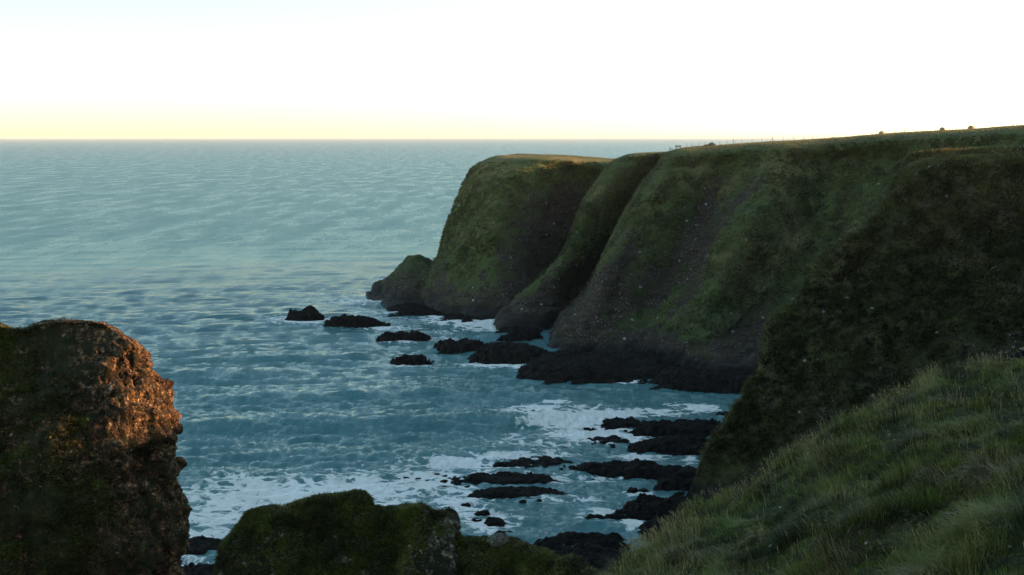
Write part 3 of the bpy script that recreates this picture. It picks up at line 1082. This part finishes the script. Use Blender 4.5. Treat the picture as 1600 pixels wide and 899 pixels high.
# ------------------------------------------------------------------ rocks in the water
def rock(name, x0, x1, y0, y1, label, cat='rock', group=None, seed=1, frac=.5, mat='wet', skew=0.0, rag=.5, p=2.4, res=None):
    """A reef or rock whose outline spans photo box x0..x1, y0..y1 when standing on the sea."""
    g = np.random.default_rng(seed)
    front = sea_px((x0 + x1) / 2, y1)
    dist = np.linalg.norm(front - CAM)
    E = (y1 - y0) / F * dist
    ang = CAM[2] / front[1]
    H = max(.25, E * frac)
    Dp = max(1.0, E * (1 - frac) / ang)
    W = (x1 - x0) / F * dist
    res = res or max(.12, min(.3, W / 90))
    nx, ny = max(14, int(W * 1.3 / res)), max(12, int(Dp * 1.5 / res))
    nx, ny = min(nx, 260), min(ny, 160)
    u, v = np.meshgrid(np.linspace(-1.3, 1.3, nx), np.linspace(-1.5, 1.5, ny), indexing='ij')
    X, Y = u * W / 2, v * Dp / 2 + Dp * .5
    Q = np.stack([X, Y, 0 * X + seed * 7.7], -1)
    sc = max(1.2, min(W, Dp * 2.5) * .32)
    uu = u / 1.06 + rag * .42 * fbm(Q, sc, 3, off=1)
    vv = v / 1.1 + rag * .55 * fbm(Q, sc, 3, off=4)
    r = (np.abs(uu) ** p + np.abs(vv) ** p) ** (1 / p)
    chan = ridged(Q, max(1.6, sc * .55), 3, off=6)
    r = r + .30 * rag * sstep(.35, .9, chan) + .10 * fbm(Q, .8, 2)
    body = sstep(1.02, .62, r)
    prof = .62 + .30 * fbm(np.stack([X / (W * .22 + .4), Y / (Dp * .5 + .4), 0 * X + seed], -1), 1, 2) * 2 + skew * u
    # tilted beds break the top into low steps
    per = max(.7, min(2.2, Dp * .25))
    ph = (Y * .8 + X * .22 + 1.4 * fbm(Q, 3.0, 2, off=8)) / per
    saw = ph - np.floor(ph)
    h = body ** .8 * H * np.clip(prof, .2, 1.15) * (1 + .0 * saw) + body * (.22 * min(H, 1.6)) * (saw - .5) + body ** .5 * .42 * min(1.6, H) * ridged(Q, 1.3, 3, off=2)
    h += .10 * min(1, H) * fbm(Q, .35, 2)
    z = h - .15 - 1.3 * sstep(.95, 1.25, r)
    ca, sa = math.cos(math.atan2(front[0], front[1])), math.sin(math.atan2(front[0], front[1]))
    XX = X * ca + Y * sa
    YY = -X * sa + Y * ca
    P = np.stack([XX, YY, z], -1)
    o = grid_obj(name, P, M[mat])
    o.location = (front[0], front[1], 0)
    tag(o, label, cat, group)
    return o


ROCKS = [
    ('sea_rock', 447, 507, 477, 503, 'dark pointed sea rock standing farthest out, at the seaward end of its line', dict(frac=.7, seed=3, skew=.1)),
    ('sea_rock', 498, 612, 487, 513, 'long black sea rock with a low tail pointing towards the shore', dict(frac=.65, seed=4, skew=-.2)),
    ('sea_rock', 588, 672, 513, 534, 'low double-humped black rock between the long sea rock and the shore ledges', dict(frac=.62, seed=5)),
    ('sea_rock', 607, 677, 551, 571, 'small ragged black rock alone in open water nearest the camera of the offshore rocks', dict(frac=.62, seed=6, rag=.7)),
    ('shore_ledge', 676, 762, 519, 554, 'smooth humped dark ledge reaching out into the sea at the cliff foot', dict(frac=.6, seed=7, skew=-.1, mat='shelf')),
    ('shore_ledge', 733, 870, 524, 570, 'broad dark ledge with brown flanks joining the humped ledge to the cliff foot', dict(frac=.55, seed=8, mat='shelf')),
    ('shore_ledge', 800, 1075, 532, 599, 'largest flat brown-black rock platform below the ribbed cliffs', dict(frac=.42, seed=9, mat='shelf', p=3, rag=.35)),
    ('shore_ledge', 1010, 1230, 560, 614, 'rounded brown rock platform by the quiet water under the hollow of the cliffs', dict(frac=.5, seed=10, mat='shelf', p=3, rag=.35)),
    ('shore_ledge', 600, 712, 468, 495, 'low black ledge along the waterline under the headland tip', dict(frac=.3, seed=50, rag=.4, p=3, skew=-.1)),
    ('shore_ledge', 690, 812, 482, 507, 'low black ledge along the waterline under the dark gully of the headland', dict(frac=.3, seed=51, rag=.4, p=3)),
    ('shore_ledge', 772, 850, 505, 533, 'black ledge at the foot of the first grassy rib', dict(frac=.4, seed=52, rag=.4, p=3)),
    ('reef', 938, 1010, 648, 672, 'low black rocks in white surf at the seaward edge of the big reef', dict(frac=.4, seed=12, rag=.8)),
    ('reef', 985, 1160, 647, 684, 'upper part of the big black reef running in to the grassy hillside', dict(frac=.4, seed=13, rag=.6)),
    ('reef', 978, 1150, 674, 714, 'blocky lower part of the big black reef with a steep front', dict(frac=.4, seed=14, rag=.4, p=3)),
    ('reef', 906, 992, 677, 697, 'thin black hooked reef lying in foam just off the blocky reef', dict(frac=.32, seed=15, rag=.9)),
    ('reef', 768, 900, 709, 735, 'ragged low seaward arm of the long reef across the bay', dict(frac=.32, seed=16, rag=.8)),
    ('reef', 880, 1062, 712, 746, 'smooth-backed thick middle of the long reef across the bay', dict(frac=.4, seed=17, rag=.4)),
    ('reef', 1020, 1105, 722, 745, 'low black rock between the long reef and the foot of the hillside', dict(frac=.4, seed=18)),
    ('reef', 1022, 1100, 738, 767, 'rounded black boulder-like reef below the inner end of the long reef', dict(frac=.45, seed=19, rag=.35)),
    ('reef', 712, 882, 731, 760, 'black reef with a pointed landward tip, upper of the two short parallel reefs', dict(frac=.34, seed=20, rag=.6)),
    ('reef', 733, 886, 754, 779, 'black reef with a flat top, lower of the two short parallel reefs', dict(frac=.34, seed=21, rag=.5)),
    ('sea_rock', 978, 998, 759, 771, 'small dark rock of a close pair in calm water, the seaward one', dict(frac=.6, seed=22)),
    ('sea_rock', 994, 1016, 760, 771, 'small dark rock of a close pair in calm water, the landward one', dict(frac=.6, seed=23)),
    ('boulder', 914, 946, 799, 813, 'low black boulder at the outer tip of the shore rocks', dict(frac=.6, seed=24)),
    ('boulder', 944, 979, 797, 816, 'larger round black boulder beside the outer tip of the shore rocks', dict(frac=.6, seed=25)),
    ('boulder', 958, 986, 790, 806, 'black boulder behind the two tip boulders of the shore rocks', dict(frac=.6, seed=26)),
    ('shore_rocks', 974, 1115, 760, 815, 'dark shore rocks sloping down from the foot of the grassy hillside', dict(frac=.42, seed=27, rag=.25, p=3)),
    ('shore_rocks', 996, 1110, 800, 846, 'dark shore rocks behind the small foamy inlet below the grassy brow', dict(frac=.4, seed=28, rag=.25, p=3)),
    ('shore_rocks', 795, 1010, 834, 905, 'wide field of black shore rocks between the knoll and the grassy slope', dict(frac=.34, seed=29, rag=.2, p=3.5, res=.22)),
    ('shore_rocks', 845, 985, 826, 856, 'jagged black front row of the wide shore rock field', dict(frac=.45, seed=30, rag=.4, p=3)),
    ('shore_rocks', 930, 1085, 850, 925, 'black shore rocks tucked under the edge of the grassy slope', dict(frac=.25, seed=31, rag=.4, p=3, res=.22)),
    ('shore_rocks', 730, 880, 848, 900, 'black shore rocks right behind the low end of the knoll', dict(frac=.4, seed=53, rag=.2, p=3, res=.22)),
    ('shore_rocks', 262, 352, 832, 872, 'black wet boulders heaped in the gap between the crag and the knoll', dict(frac=.3, seed=54, rag=.5, p=3, res=.2)),
    ('shore_rocks', 268, 356, 868, 925, 'black wet rocks at the bottom of the gap between the crag and the knoll', dict(frac=.3, seed=55, rag=.6, p=3, res=.2)),
    ('sea_rock', 740, 766, 794, 806, 'dark rock above its neighbour off the right shoulder of the knoll', dict(frac=.55, seed=32)),
    ('sea_rock', 752, 792, 804, 822, 'largest dark rock off the right shoulder of the knoll', dict(frac=.5, seed=33)),
    ('sea_rock', 733, 757, 807, 815, 'flat dark rock close to the right shoulder of the knoll', dict(frac=.4, seed=34)),
    ('sea_rock', 768, 808, 825, 840, 'low dark rock between the knoll and the shore rock field', dict(frac=.4, seed=35)),
    ('sea_rock', 735, 775, 832, 852, 'dark rock partly hidden behind the brow of the knoll', dict(frac=.5, seed=36)),
    ('sea_rock', 742, 766, 822, 829, 'thin flat rock awash above the rock hidden by the knoll', dict(frac=.4, seed=37)),
    ('sea_rock', 720, 736, 783, 790, 'tiny black rock alone in the foam above the knoll', dict(frac=.5, seed=38)),
    ('sea_rock', 822, 848, 639, 648, 'lone small rock with surf breaking over it in the middle of the bay', dict(frac=.5, seed=39)),
    ('sea_rock', 1118, 1145, 640, 652, 'small dark rock at the hillside foot beyond the big reef', dict(frac=.5, seed=40)),
    ('sea_rock', 964, 986, 641, 647, 'small dark rock behind the broken row at the reef edge', dict(frac=.5, seed=41)),
    ('sea_rock', 1010, 1024, 703, 710, 'small dark rock at the outer corner of the blocky reef', dict(frac=.5, seed=42)),
]
SCAT = [(616, 628, 744, 749), (630, 640, 744, 748), (652, 676, 733, 741), (676, 692, 736, 743), (648, 660, 745, 750), (660, 674, 747, 753), (684, 698, 736, 742), (694, 718, 731, 737), (686, 700, 747, 753),
        (704, 722, 748, 757), (680, 716, 756, 762), (768, 782, 722, 727), (884, 900, 684, 690), (556, 570, 744, 748), (690, 702, 742, 746), (880, 896, 697, 701), (840, 862, 770, 774), (942, 956, 814, 818), (760, 774, 713, 718), (862, 878, 775, 779)]
for nm, x0, x1, y0, y1, lab, kw in ROCKS:
    rock(nm, x0, x1, y0, y1, lab, {'sea_rock': 'rock', 'reef': 'reef', 'boulder': 'boulder', 'shore_ledge': 'rock ledge', 'shore_rocks': 'shore rocks'}[nm], **kw)
frag = np.random.default_rng(77)
for nm, x0, x1, y0, y1, lab, kw in ROCKS:
    if nm == 'reef' and x1 < 1120:
        for q in range(4):
            side = frag.random()
            cx = x0 - frag.uniform(2, 26) if side < .6 else frag.uniform(x0, x1)
            cy = frag.uniform(y0 + 6, y1 + 3) if side < .6 else y1 + frag.uniform(1, 7)
            w_ = frag.uniform(5, 16)
            SCAT.append((cx - w_ / 2, cx + w_ / 2, cy - w_ * .32, cy))
for k, (x0, x1, y0, y1) in enumerate(SCAT):
    rock('sea_rock', x0, x1, y0, y1, 'tiny black rock poking out of the foam near the reefs', 'rock', 'tiny rocks awash near the reefs', seed=60 + k, frac=.5)


# ------------------------------------------------------------------ things on the cliff tops
M['wood'] = plain('weathered_wood', (.14, .11, .08), .8, .2)
M['wire'] = plain('fence_wire', (.12, .12, .12), .5, .5)
M['straw'] = plain('straw_bale', (.62, .54, .36), .9, .1, .35, 6)
M['straw_end'] = plain('straw_bale_end', (.40, .24, .12), .9, .1, .4, 9)
M['black_metal'] = plain('black_metal', (.006, .006, .007), .6, .25)
M['grey_metal'] = plain('grey_metal', (.045, .045, .048), .5, .4)
M['glass'] = plain('lens_glass', (.02, .03, .05), .08, .8)
M['skin'] = plain('skin', (.42, .26, .19), .6, .3, .1)
M['jacket'] = plain('navy_jacket', (.010, .013, .024), .8, .2)
M['trousers'] = plain('dark_trousers', (.011, .012, .017), .85, .2)
M['boot'] = plain('boot_leather', (.012, .010, .009), .6, .3)
M['hood'] = plain('green_collar', (.20, .42, .05), .7, .2)
M['hair'] = plain('brown_hair', (.03, .02, .012), .7, .3)


def ground(land, X, Y, k=6):
    P, _ = LAND[land]
    d = (P[..., 0] - X) ** 2 + (P[..., 1] - Y) ** 2
    i = np.argpartition(d.ravel(), k)[:k]
    return float(np.max(P.reshape(-1, 3)[i, 2]))


def brow(land, x, y0=285, y1=335, tol=5):
    """The point of a landform that stands highest in the view near photo column x."""
    P, _ = LAND[land]
    qx, qy = to_px(P)
    m = (np.abs(qx - x) < tol) & (P[..., 1] > y0) & (P[..., 1] < y1)
    Q, q = P[m], qy[m]
    return Q[np.argmin(q)]


# hay bales in the stubble field
def bale(x, sink, yaw, label):
    b = brow('cliffs', x, 270, 345)
    back = b + np.array([b[0] - 0, b[1], 0]) / np.linalg.norm(b[:2]) * 3.0
    z = ground('cliffs', back[0], back[1])
    o = empty('hay_bale', (back[0], back[1], b[2] - sink - .12), yaw)
    r, w = .68, 1.25
    m = MB()
    n = 28
    prof_ = [(-w / 2, r * .90), (-w / 2 + .07, r * .98), (-w / 4, r * 1.01), (0, r), (w / 4, r * 1.01), (w / 2 - .07, r * .98), (w / 2, r * .90)]
    v = [(X, math.cos(2 * math.pi * k / n) * q, r + math.sin(2 * math.pi * k / n) * q * (1 if math.sin(2 * math.pi * k / n) > -.7 else .94)) for X, q in prof_ for k in range(n)]
    f = [(i * n + k, i * n + (k + 1) % n, (i + 1) * n + (k + 1) % n, (i + 1) * n + k) for i in range(len(prof_) - 1) for k in range(n)]
    m.add(v, f)
    m.build('roll', M['straw'], o, True)
    for sgn in (-1, 1):
        e = MB()
        rings = [(0.0, .05), (r * .35, .02), (r * .65, .035), (r * .9, 0)]
        v = [(sgn * (w / 2 - .002 + d), math.cos(2 * math.pi * k / n) * q, r + math.sin(2 * math.pi * k / n) * q) for q, d in rings for k in range(n)]
        f = [(i * n + k, i * n + (k + 1) % n, (i + 1) * n + (k + 1) % n, (i + 1) * n + k) for i in range(len(rings) - 1) for k in range(n)]
        e.add(v, f)
        e.build('end_face', M['straw_end'], o, True)
    tag(o, label, 'hay bale', 'round hay bales in the clifftop field')


bale(1375, .45, R(38), 'pale round hay bale on the skyline, second of the four from the sea')
bale(1468, .35, R(62), 'round hay bale with a brown end face, next to the farthest inland bale')
bale(1514, .25, R(35), 'pale round hay bale farthest inland on the clifftop skyline')
bale(1298, .95, R(40), 'hay bale showing only its top above the brow, nearest the sea')

# post and wire fence along the brow
fence = empty('wire_fence', brow('cliffs', 1203))
tag(fence, 'thin post and wire fence running along the clifftop skyline', 'fence')
fx = [1068, 1076, 1088, 1098, 1120, 1131, 1141, 1144, 1155, 1171, 1186, 1203, 1219, 1235, 1251, 1266, 1284, 1300, 1316, 1331, 1348, 1365, 1393, 1410, 1427, 1444, 1460, 1479, 1495, 1511, 1529, 1547, 1564, 1581, 1599, 1616]
o0 = np.array(fence.location)
tops_ = []
for x in fx:
    b = brow('cliffs', x, 270, 350)
    b = b + np.array([b[0], b[1], 0]) / np.linalg.norm(b[:2]) * (1.2 if x < 1450 else .8)
    strong = x in (1141, 1203, 1410, 1547)
    hgt = 1.25 if strong else 1.05
    rr = .07 if strong else .04
    g0 = b - o0
    m = MB()
    lean = random.uniform(-.05, .05)
    m.tube([(g0[0], g0[1], g0[2] - .5), (g0[0] + lean * .5, g0[1], g0[2] + hgt * .5), (g0[0] + lean, g0[1], g0[2] + hgt)], [rr, rr, rr * .92], 7)
    m.build('post', M['wood'], fence)
    tops_.append(g0)
for hh in (.95, .6, .28):
    m = MB()
    m.tube([tuple(q + np.array([0, 0, hh])) for q in tops_], .008, 4)
    m.build('wire', M['wire'], fence)

# bench and signpost near the headland
b = brow('cliffs', 1056, 300, 400)
bench = empty('bench', (b[0], b[1] + 1.0, b[2] - .05), R(10))
tag(bench, 'small wooden bench on the sunlit clifftop near the headland', 'bench')
m = MB()
for k in range(3):
    m.box((0, -.16 + .15 * k, .45), (1.5, .12, .04))
m.build('seat', M['wood'], bench)
m = MB()
for k in range(3):
    m.box((0, .26 + .02 * k, .60 + .13 * k), (1.5, .035, .10))
m.build('backrest', M['wood'], bench)
for sx in (-.62, .62):
    for sy, top_ in ((-.18, .43), (.24, .92)):
        m = MB()
        m.box((sx, sy, top_ / 2 - .15), (.08, .08, top_ + .3))
        m.build('leg', M['wood'], bench)
b = brow('cliffs', 1044, 300, 400)
gate = empty('stile', (b[0], b[1] + .8, b[2] - .1))
tag(gate, 'short pair of wooden posts with a crossbar on the clifftop, beside the bench', 'stile')
for sx in (-.32, .32):
    m = MB()
    m.tube([(sx, 0, -.4), (sx, 0, .95 if sx < 0 else .8)], .09, 8)
    m.build('post', M['wood'], gate)
m = MB()
m.box((0, 0, .62), (.78, .05, .12))
m.build('crossbar', M['wood'], gate)


# dark bushes on the brow
def bush(x, wd, ht, seed, label):
    b = brow('cliffs', x, 290, 345)
    g = np.random.default_rng(seed)
    o = empty('gorse_bush', (b[0], b[1] + .6, b[2] - .1))
    n = 900
    u = unit(g.normal(size=(n, 3))) * (g.uniform(.35, 1, (n, 1)) ** .5)
    u[:, 2] = np.abs(u[:, 2])
    lob = 1 + .35 * fbm(u * 2 + seed, 1, 2)
    p = u * np.array([wd / 2, wd * .4, ht]) * lob[:, None]
    d = unit(u + g.normal(0, .5, (n, 3)))
    f = blades('foliage', p, unit(d + np.array([0, 0, .5])), unit(rand_dir(g, n)), g.uniform(.10, .2, n), g.uniform(.04, .08, n), g.uniform(.2, .8, n), np.clip(g.normal(.1, .2, n), 0, 1), np.zeros(n), (0, .5, 1), (1, .9, .2))
    del f['kind']
    f.parent = o
    m = MB()
    for k in range(5):
        a = k * 1.3
        m.tube([(0, 0, -.2), (math.cos(a) * wd * .12, math.sin(a) * wd * .1, ht * .3), (math.cos(a) * wd * .28, math.sin(a) * wd * .25, ht * .65)], [.03, .022, .01], 6)
    m.build('stems', M['wood'], o)
    tag(o, label, 'bush', 'bushes on the clifftop')


bush(1109, 1.9, 1.0, 5, 'dark rounded gorse bush on the clifftop skyline by the sunlit grass')
bush(1101, 1.6, .45, 6, 'low dark gorse bush beside the taller rounded one on the clifftop')

# ------------------------------------------------------------------ the photographer's corner
tb = px(1586, 556, 47.2)
gz = ground('grassy_slope', tb[0], tb[1]) + .02
tri = empty('tripod', (tb[0], tb[1], gz), R(20))
tag(tri, 'low black camera tripod standing on the grassy brow at the frame edge', 'tripod')
for k, a in enumerate((R(175), R(295), R(55))):
    m = MB()
    c, s_ = math.cos(a), math.sin(a)
    m.tube([(c * .05, s_ * .05, .82), (c * .20, s_ * .20, .42)], .020, 8)
    m.tube([(c * .20, s_ * .20, .43), (c * .34, s_ * .34, -.04)], .014, 8)
    l = m.build('leg', M['black_metal'], tri, True)
    m = MB()
    m.tube([(c * .195, s_ * .195, .45), (c * .21, s_ * .21, .40)], .027, 8)
    m.build('clamp', M['grey_metal'], l, True)
m = MB()
m.tube([(0, 0, .60), (0, 0, .98)], .018, 8)
m.build('centre_column', M['grey_metal'], tri, True)
m = MB()
m.tube([(0, 0, .78), (0, 0, .86)], .055, 10)
m.build('collar', M['black_metal'], tri, True)
m = MB()
m.tube([(0, 0, .96), (0, 0, 1.0), (0, 0, 1.06)], [.035, .045, .03], 10)
m.tube([(.02, 0, 1.0), (.16, .03, .90), (.24, .05, .84)], .011, 6)
m.box((0, 0, 1.075), (.09, .07, .02))
m.build('head', M['black_metal'], tri, True)

camr = empty('camera_body', (tb[0], tb[1], gz + 1.09), R(12))
tag(camr, 'black camera with a lens hood pointing left, mounted on the tripod', 'camera')
m = MB()
m.box((0, 0, .055), (.075, .15, .10))
m.box((.0, 0, .12), (.06, .06, .035))
m.box((-.005, -.062, .055), (.10, .03, .10))
m.build('housing', M['black_metal'], camr)
m = MB()
m.tube([(-.035, 0, .055), (-.10, 0, .055), (-.105, 0, .055), (-.18, 0, .055), (-.185, 0, .055), (-.26, 0, .055)], [.038, .038, .042, .042, .048, .062], 14)
m.build('lens', M['black_metal'], camr, True)
m = MB()
m.tube([(-.261, 0, .055), (-.264, 0, .055)], .045, 14)
m.build('front_glass', M['glass'], camr, True)
m = MB()
m.tube([(0, .07, .10), (.05, .10, .16), (.13, .05, .175), (.14, -.04, .15), (.05, -.09, .13), (0, -.075, .10)], .009, 6)
m.build('strap', M['grey_metal'], camr, True)


def skin_mesh(name, chains, mat, parent, root=0, sub=2):
    """One continuous skinned surface from chains of (point, radius); shared points join chains."""
    me = bpy.data.meshes.new(name)
    pts, rad, edges, idx = [], [], [], {}
    for ch in chains:
        prev = None
        for p, r in ch:
            key = tuple(round(c, 4) for c in p)
            if key not in idx:
                idx[key] = len(pts)
                pts.append(p)
                rad.append(r)
            i = idx[key]
            if prev is not None and prev != i:
                edges.append((prev, i))
            prev = i
    me.from_pydata(pts, edges, [])
    o = bpy.data.objects.new(name, me)
    COL.objects.link(o)
    sk = o.modifiers.new('skin', 'SKIN')
    if not me.skin_vertices:
        bpy.context.view_layer.objects.active = o
    for i, v in enumerate(me.skin_vertices[0].data):
        v.radius = (rad[i], rad[i]) if not isinstance(rad[i], tuple) else rad[i]
        v.use_root = (i == root)
    sk.use_smooth_shade = True
    sb = o.modifiers.new('sub', 'SUBSURF')
    sb.levels = sb.render_levels = sub
    dg = bpy.context.evaluated_depsgraph_get()
    m2 = bpy.data.meshes.new_from_object(o.evaluated_get(dg))
    o.modifiers.clear()
    o.data = m2
    m2.name = name
    m2.materials.clear()
    m2.materials.append(mat)
    m2.polygons.foreach_set("use_smooth", [True] * len(m2.polygons))
    o.parent = parent
    return o


pb_ = px(1611, 552, 47.3)
pz = ground('grassy_slope', pb_[0], pb_[1]) + .02
person = empty('person', (pb_[0], pb_[1], pz), 0)
tag(person, 'person in a navy jacket with a green collar sitting on the grass behind the tripod', 'person')
pel, spi, che, nek, hed, crn = (.02, 0, .30), (-.02, 0, .55), (-.05, 0, .80), (-.055, 0, 1.0), (-.085, 0, 1.10), (-.075, 0, 1.20)


def arm(s):
    return [(-.04, s * .19, .90), (-.12, s * .25, .62), (-.27, s * .12, .50)]


def leg(s):
    return [(.0, s * .10, .28), (-.40, s * .13, .44), (-.62, s * .12, .08)] if s < 0 else [(.0, s * .10, .28), (-.42, s * .15, .30), (-.76, s * .16, .07)]


chains = [[(pel, .12), (spi, .11), (che, .13), (nek, .055), (hed, .085), (crn, .09)], [(hed, .085), ((-.175, 0, 1.085), .02)], [(hed, .085), ((-.15, 0, 1.03), .03)]]
for s_ in (-1, 1):
    a = arm(s_)
    chains.append([(che, .13), (a[0], .06), (a[1], .045), (a[2], .03), ((a[2][0] - .05, a[2][1], a[2][2] - .005), .028)])
    palm = (a[2][0] - .05, a[2][1], a[2][2] - .005)
    for k, (dy, ln) in enumerate(((-.033, .075), (-.011, .09), (.011, .085), (.033, .065))):
        chains.append([(palm, .028), ((palm[0] - .045, palm[1] + dy, palm[2] + .005), .009), ((palm[0] - .045 - ln * .5, palm[1] + dy * 1.1, palm[2] - .012), .008), ((palm[0] - .045 - ln * .75, palm[1] + dy * 1.1, palm[2] - .04), .007)])
    chains.append([(palm, .028), ((palm[0] - .01, palm[1] - s_ * .045, palm[2] - .005), .010), ((palm[0] - .045, palm[1] - s_ * .06, palm[2] - .015), .008)])
    l = leg(s_)
    chains.append([(pel, .12), (l[0], .085), (l[1], .06), (l[2], .04), ((l[2][0] - .13, l[2][1], l[2][2] - .03), .035)])
skin_mesh('body', chains, M['skin'], person)
jk = [[((.02, 0, .27), .155), (spi, .15), (che, .165), ((-.055, 0, .95), .085)]]
for s_ in (-1, 1):
    a = arm(s_)
    jk.append([(che, .165), (a[0], .085), (a[1], .068), ((a[2][0] + .03, a[2][1], a[2][2] + .01), .052)])
skin_mesh('jacket', jk, M['jacket'], person)
tr = [[((.03, 0, .30), .14), ((.03, 0, .22), .12)]]
for s_ in (-1, 1):
    l = leg(s_)
    tr.append([((.03, 0, .30), .14), (l[0], .105), (l[1], .082), ((l[2][0] + .02, l[2][1], l[2][2] + .05), .06)])
skin_mesh('trousers', tr, M['trousers'], person)
for s_ in (-1, 1):
    l = leg(s_)
    skin_mesh('boot', [[((l[2][0], l[2][1], l[2][2] + .07), .055), ((l[2][0], l[2][1], l[2][2] - .02), .058), ((l[2][0] - .10, l[2][1], l[2][2] - .035), .05), ((l[2][0] - .19, l[2][1], l[2][2] - .04), .038)]], M['boot'], person)
skin_mesh('collar', [[((-.05, .0, .955), .105), ((-.052, 0, .985), .10), ((-.055, 0, 1.01), .088)]], M['hood'], person)
skin_mesh('hair', [[((-.055, 0, 1.10), .075), ((-.062, 0, 1.19), .098), ((-.075, 0, 1.225), .085)]], M['hair'], person)


# pale boulder at the low end of the knoll
def knoll_boulder():
    c = px(779, 848, 62.3)
    th, ph = np.meshgrid(np.linspace(0, 2 * math.pi, 49), np.linspace(.02, math.pi - .02, 26), indexing='ij')
    u = np.stack([np.cos(th) * np.sin(ph), np.sin(th) * np.sin(ph), np.cos(ph)], -1)
    w_, id_ = worley(u, .7, 3)
    r = 1 + .22 * fbm(u, .8, 3, off=3) + .16 * (id_ - .5)
    P = u * r[..., None] * np.array([.56, .45, .36])
    t = NT('pale_boulder')
    p = t.n("ShaderNodeTexCoord").outputs["Object"]
    f = t.noise(p, 7, 5, .65)
    t.bsdf(t.mix(t.ramp(f, .35, .65), (.035, .034, .026), (.13, .125, .10)), .9, .2, t.bump(f, .8, .05))
    o = grid_obj('boulder', P, t.m)
    o.location = (c[0], c[1], c[2] + .12)
    tag(o, 'small pale grey boulder lying on the low mossy end of the knoll', 'boulder')


knoll_boulder()

# ------------------------------------------------------------------ sea air
def build_haze():
    t = NT('sea_air')
    v = t.n("ShaderNodeVolumePrincipled")
    v.inputs["Color"].default_value = (.86, .93, .95, 1)
    v.inputs["Density"].default_value = .000026
    v.inputs["Anisotropy"].default_value = .0
    t.link(v.outputs[0], t.out.inputs["Volume"])
    m = MB()
    m.box((0, 20000, 26), (130000, 100000, 76))
    o = m.build('haze', t.m)
    tag(o, kind='stuff')


build_haze()
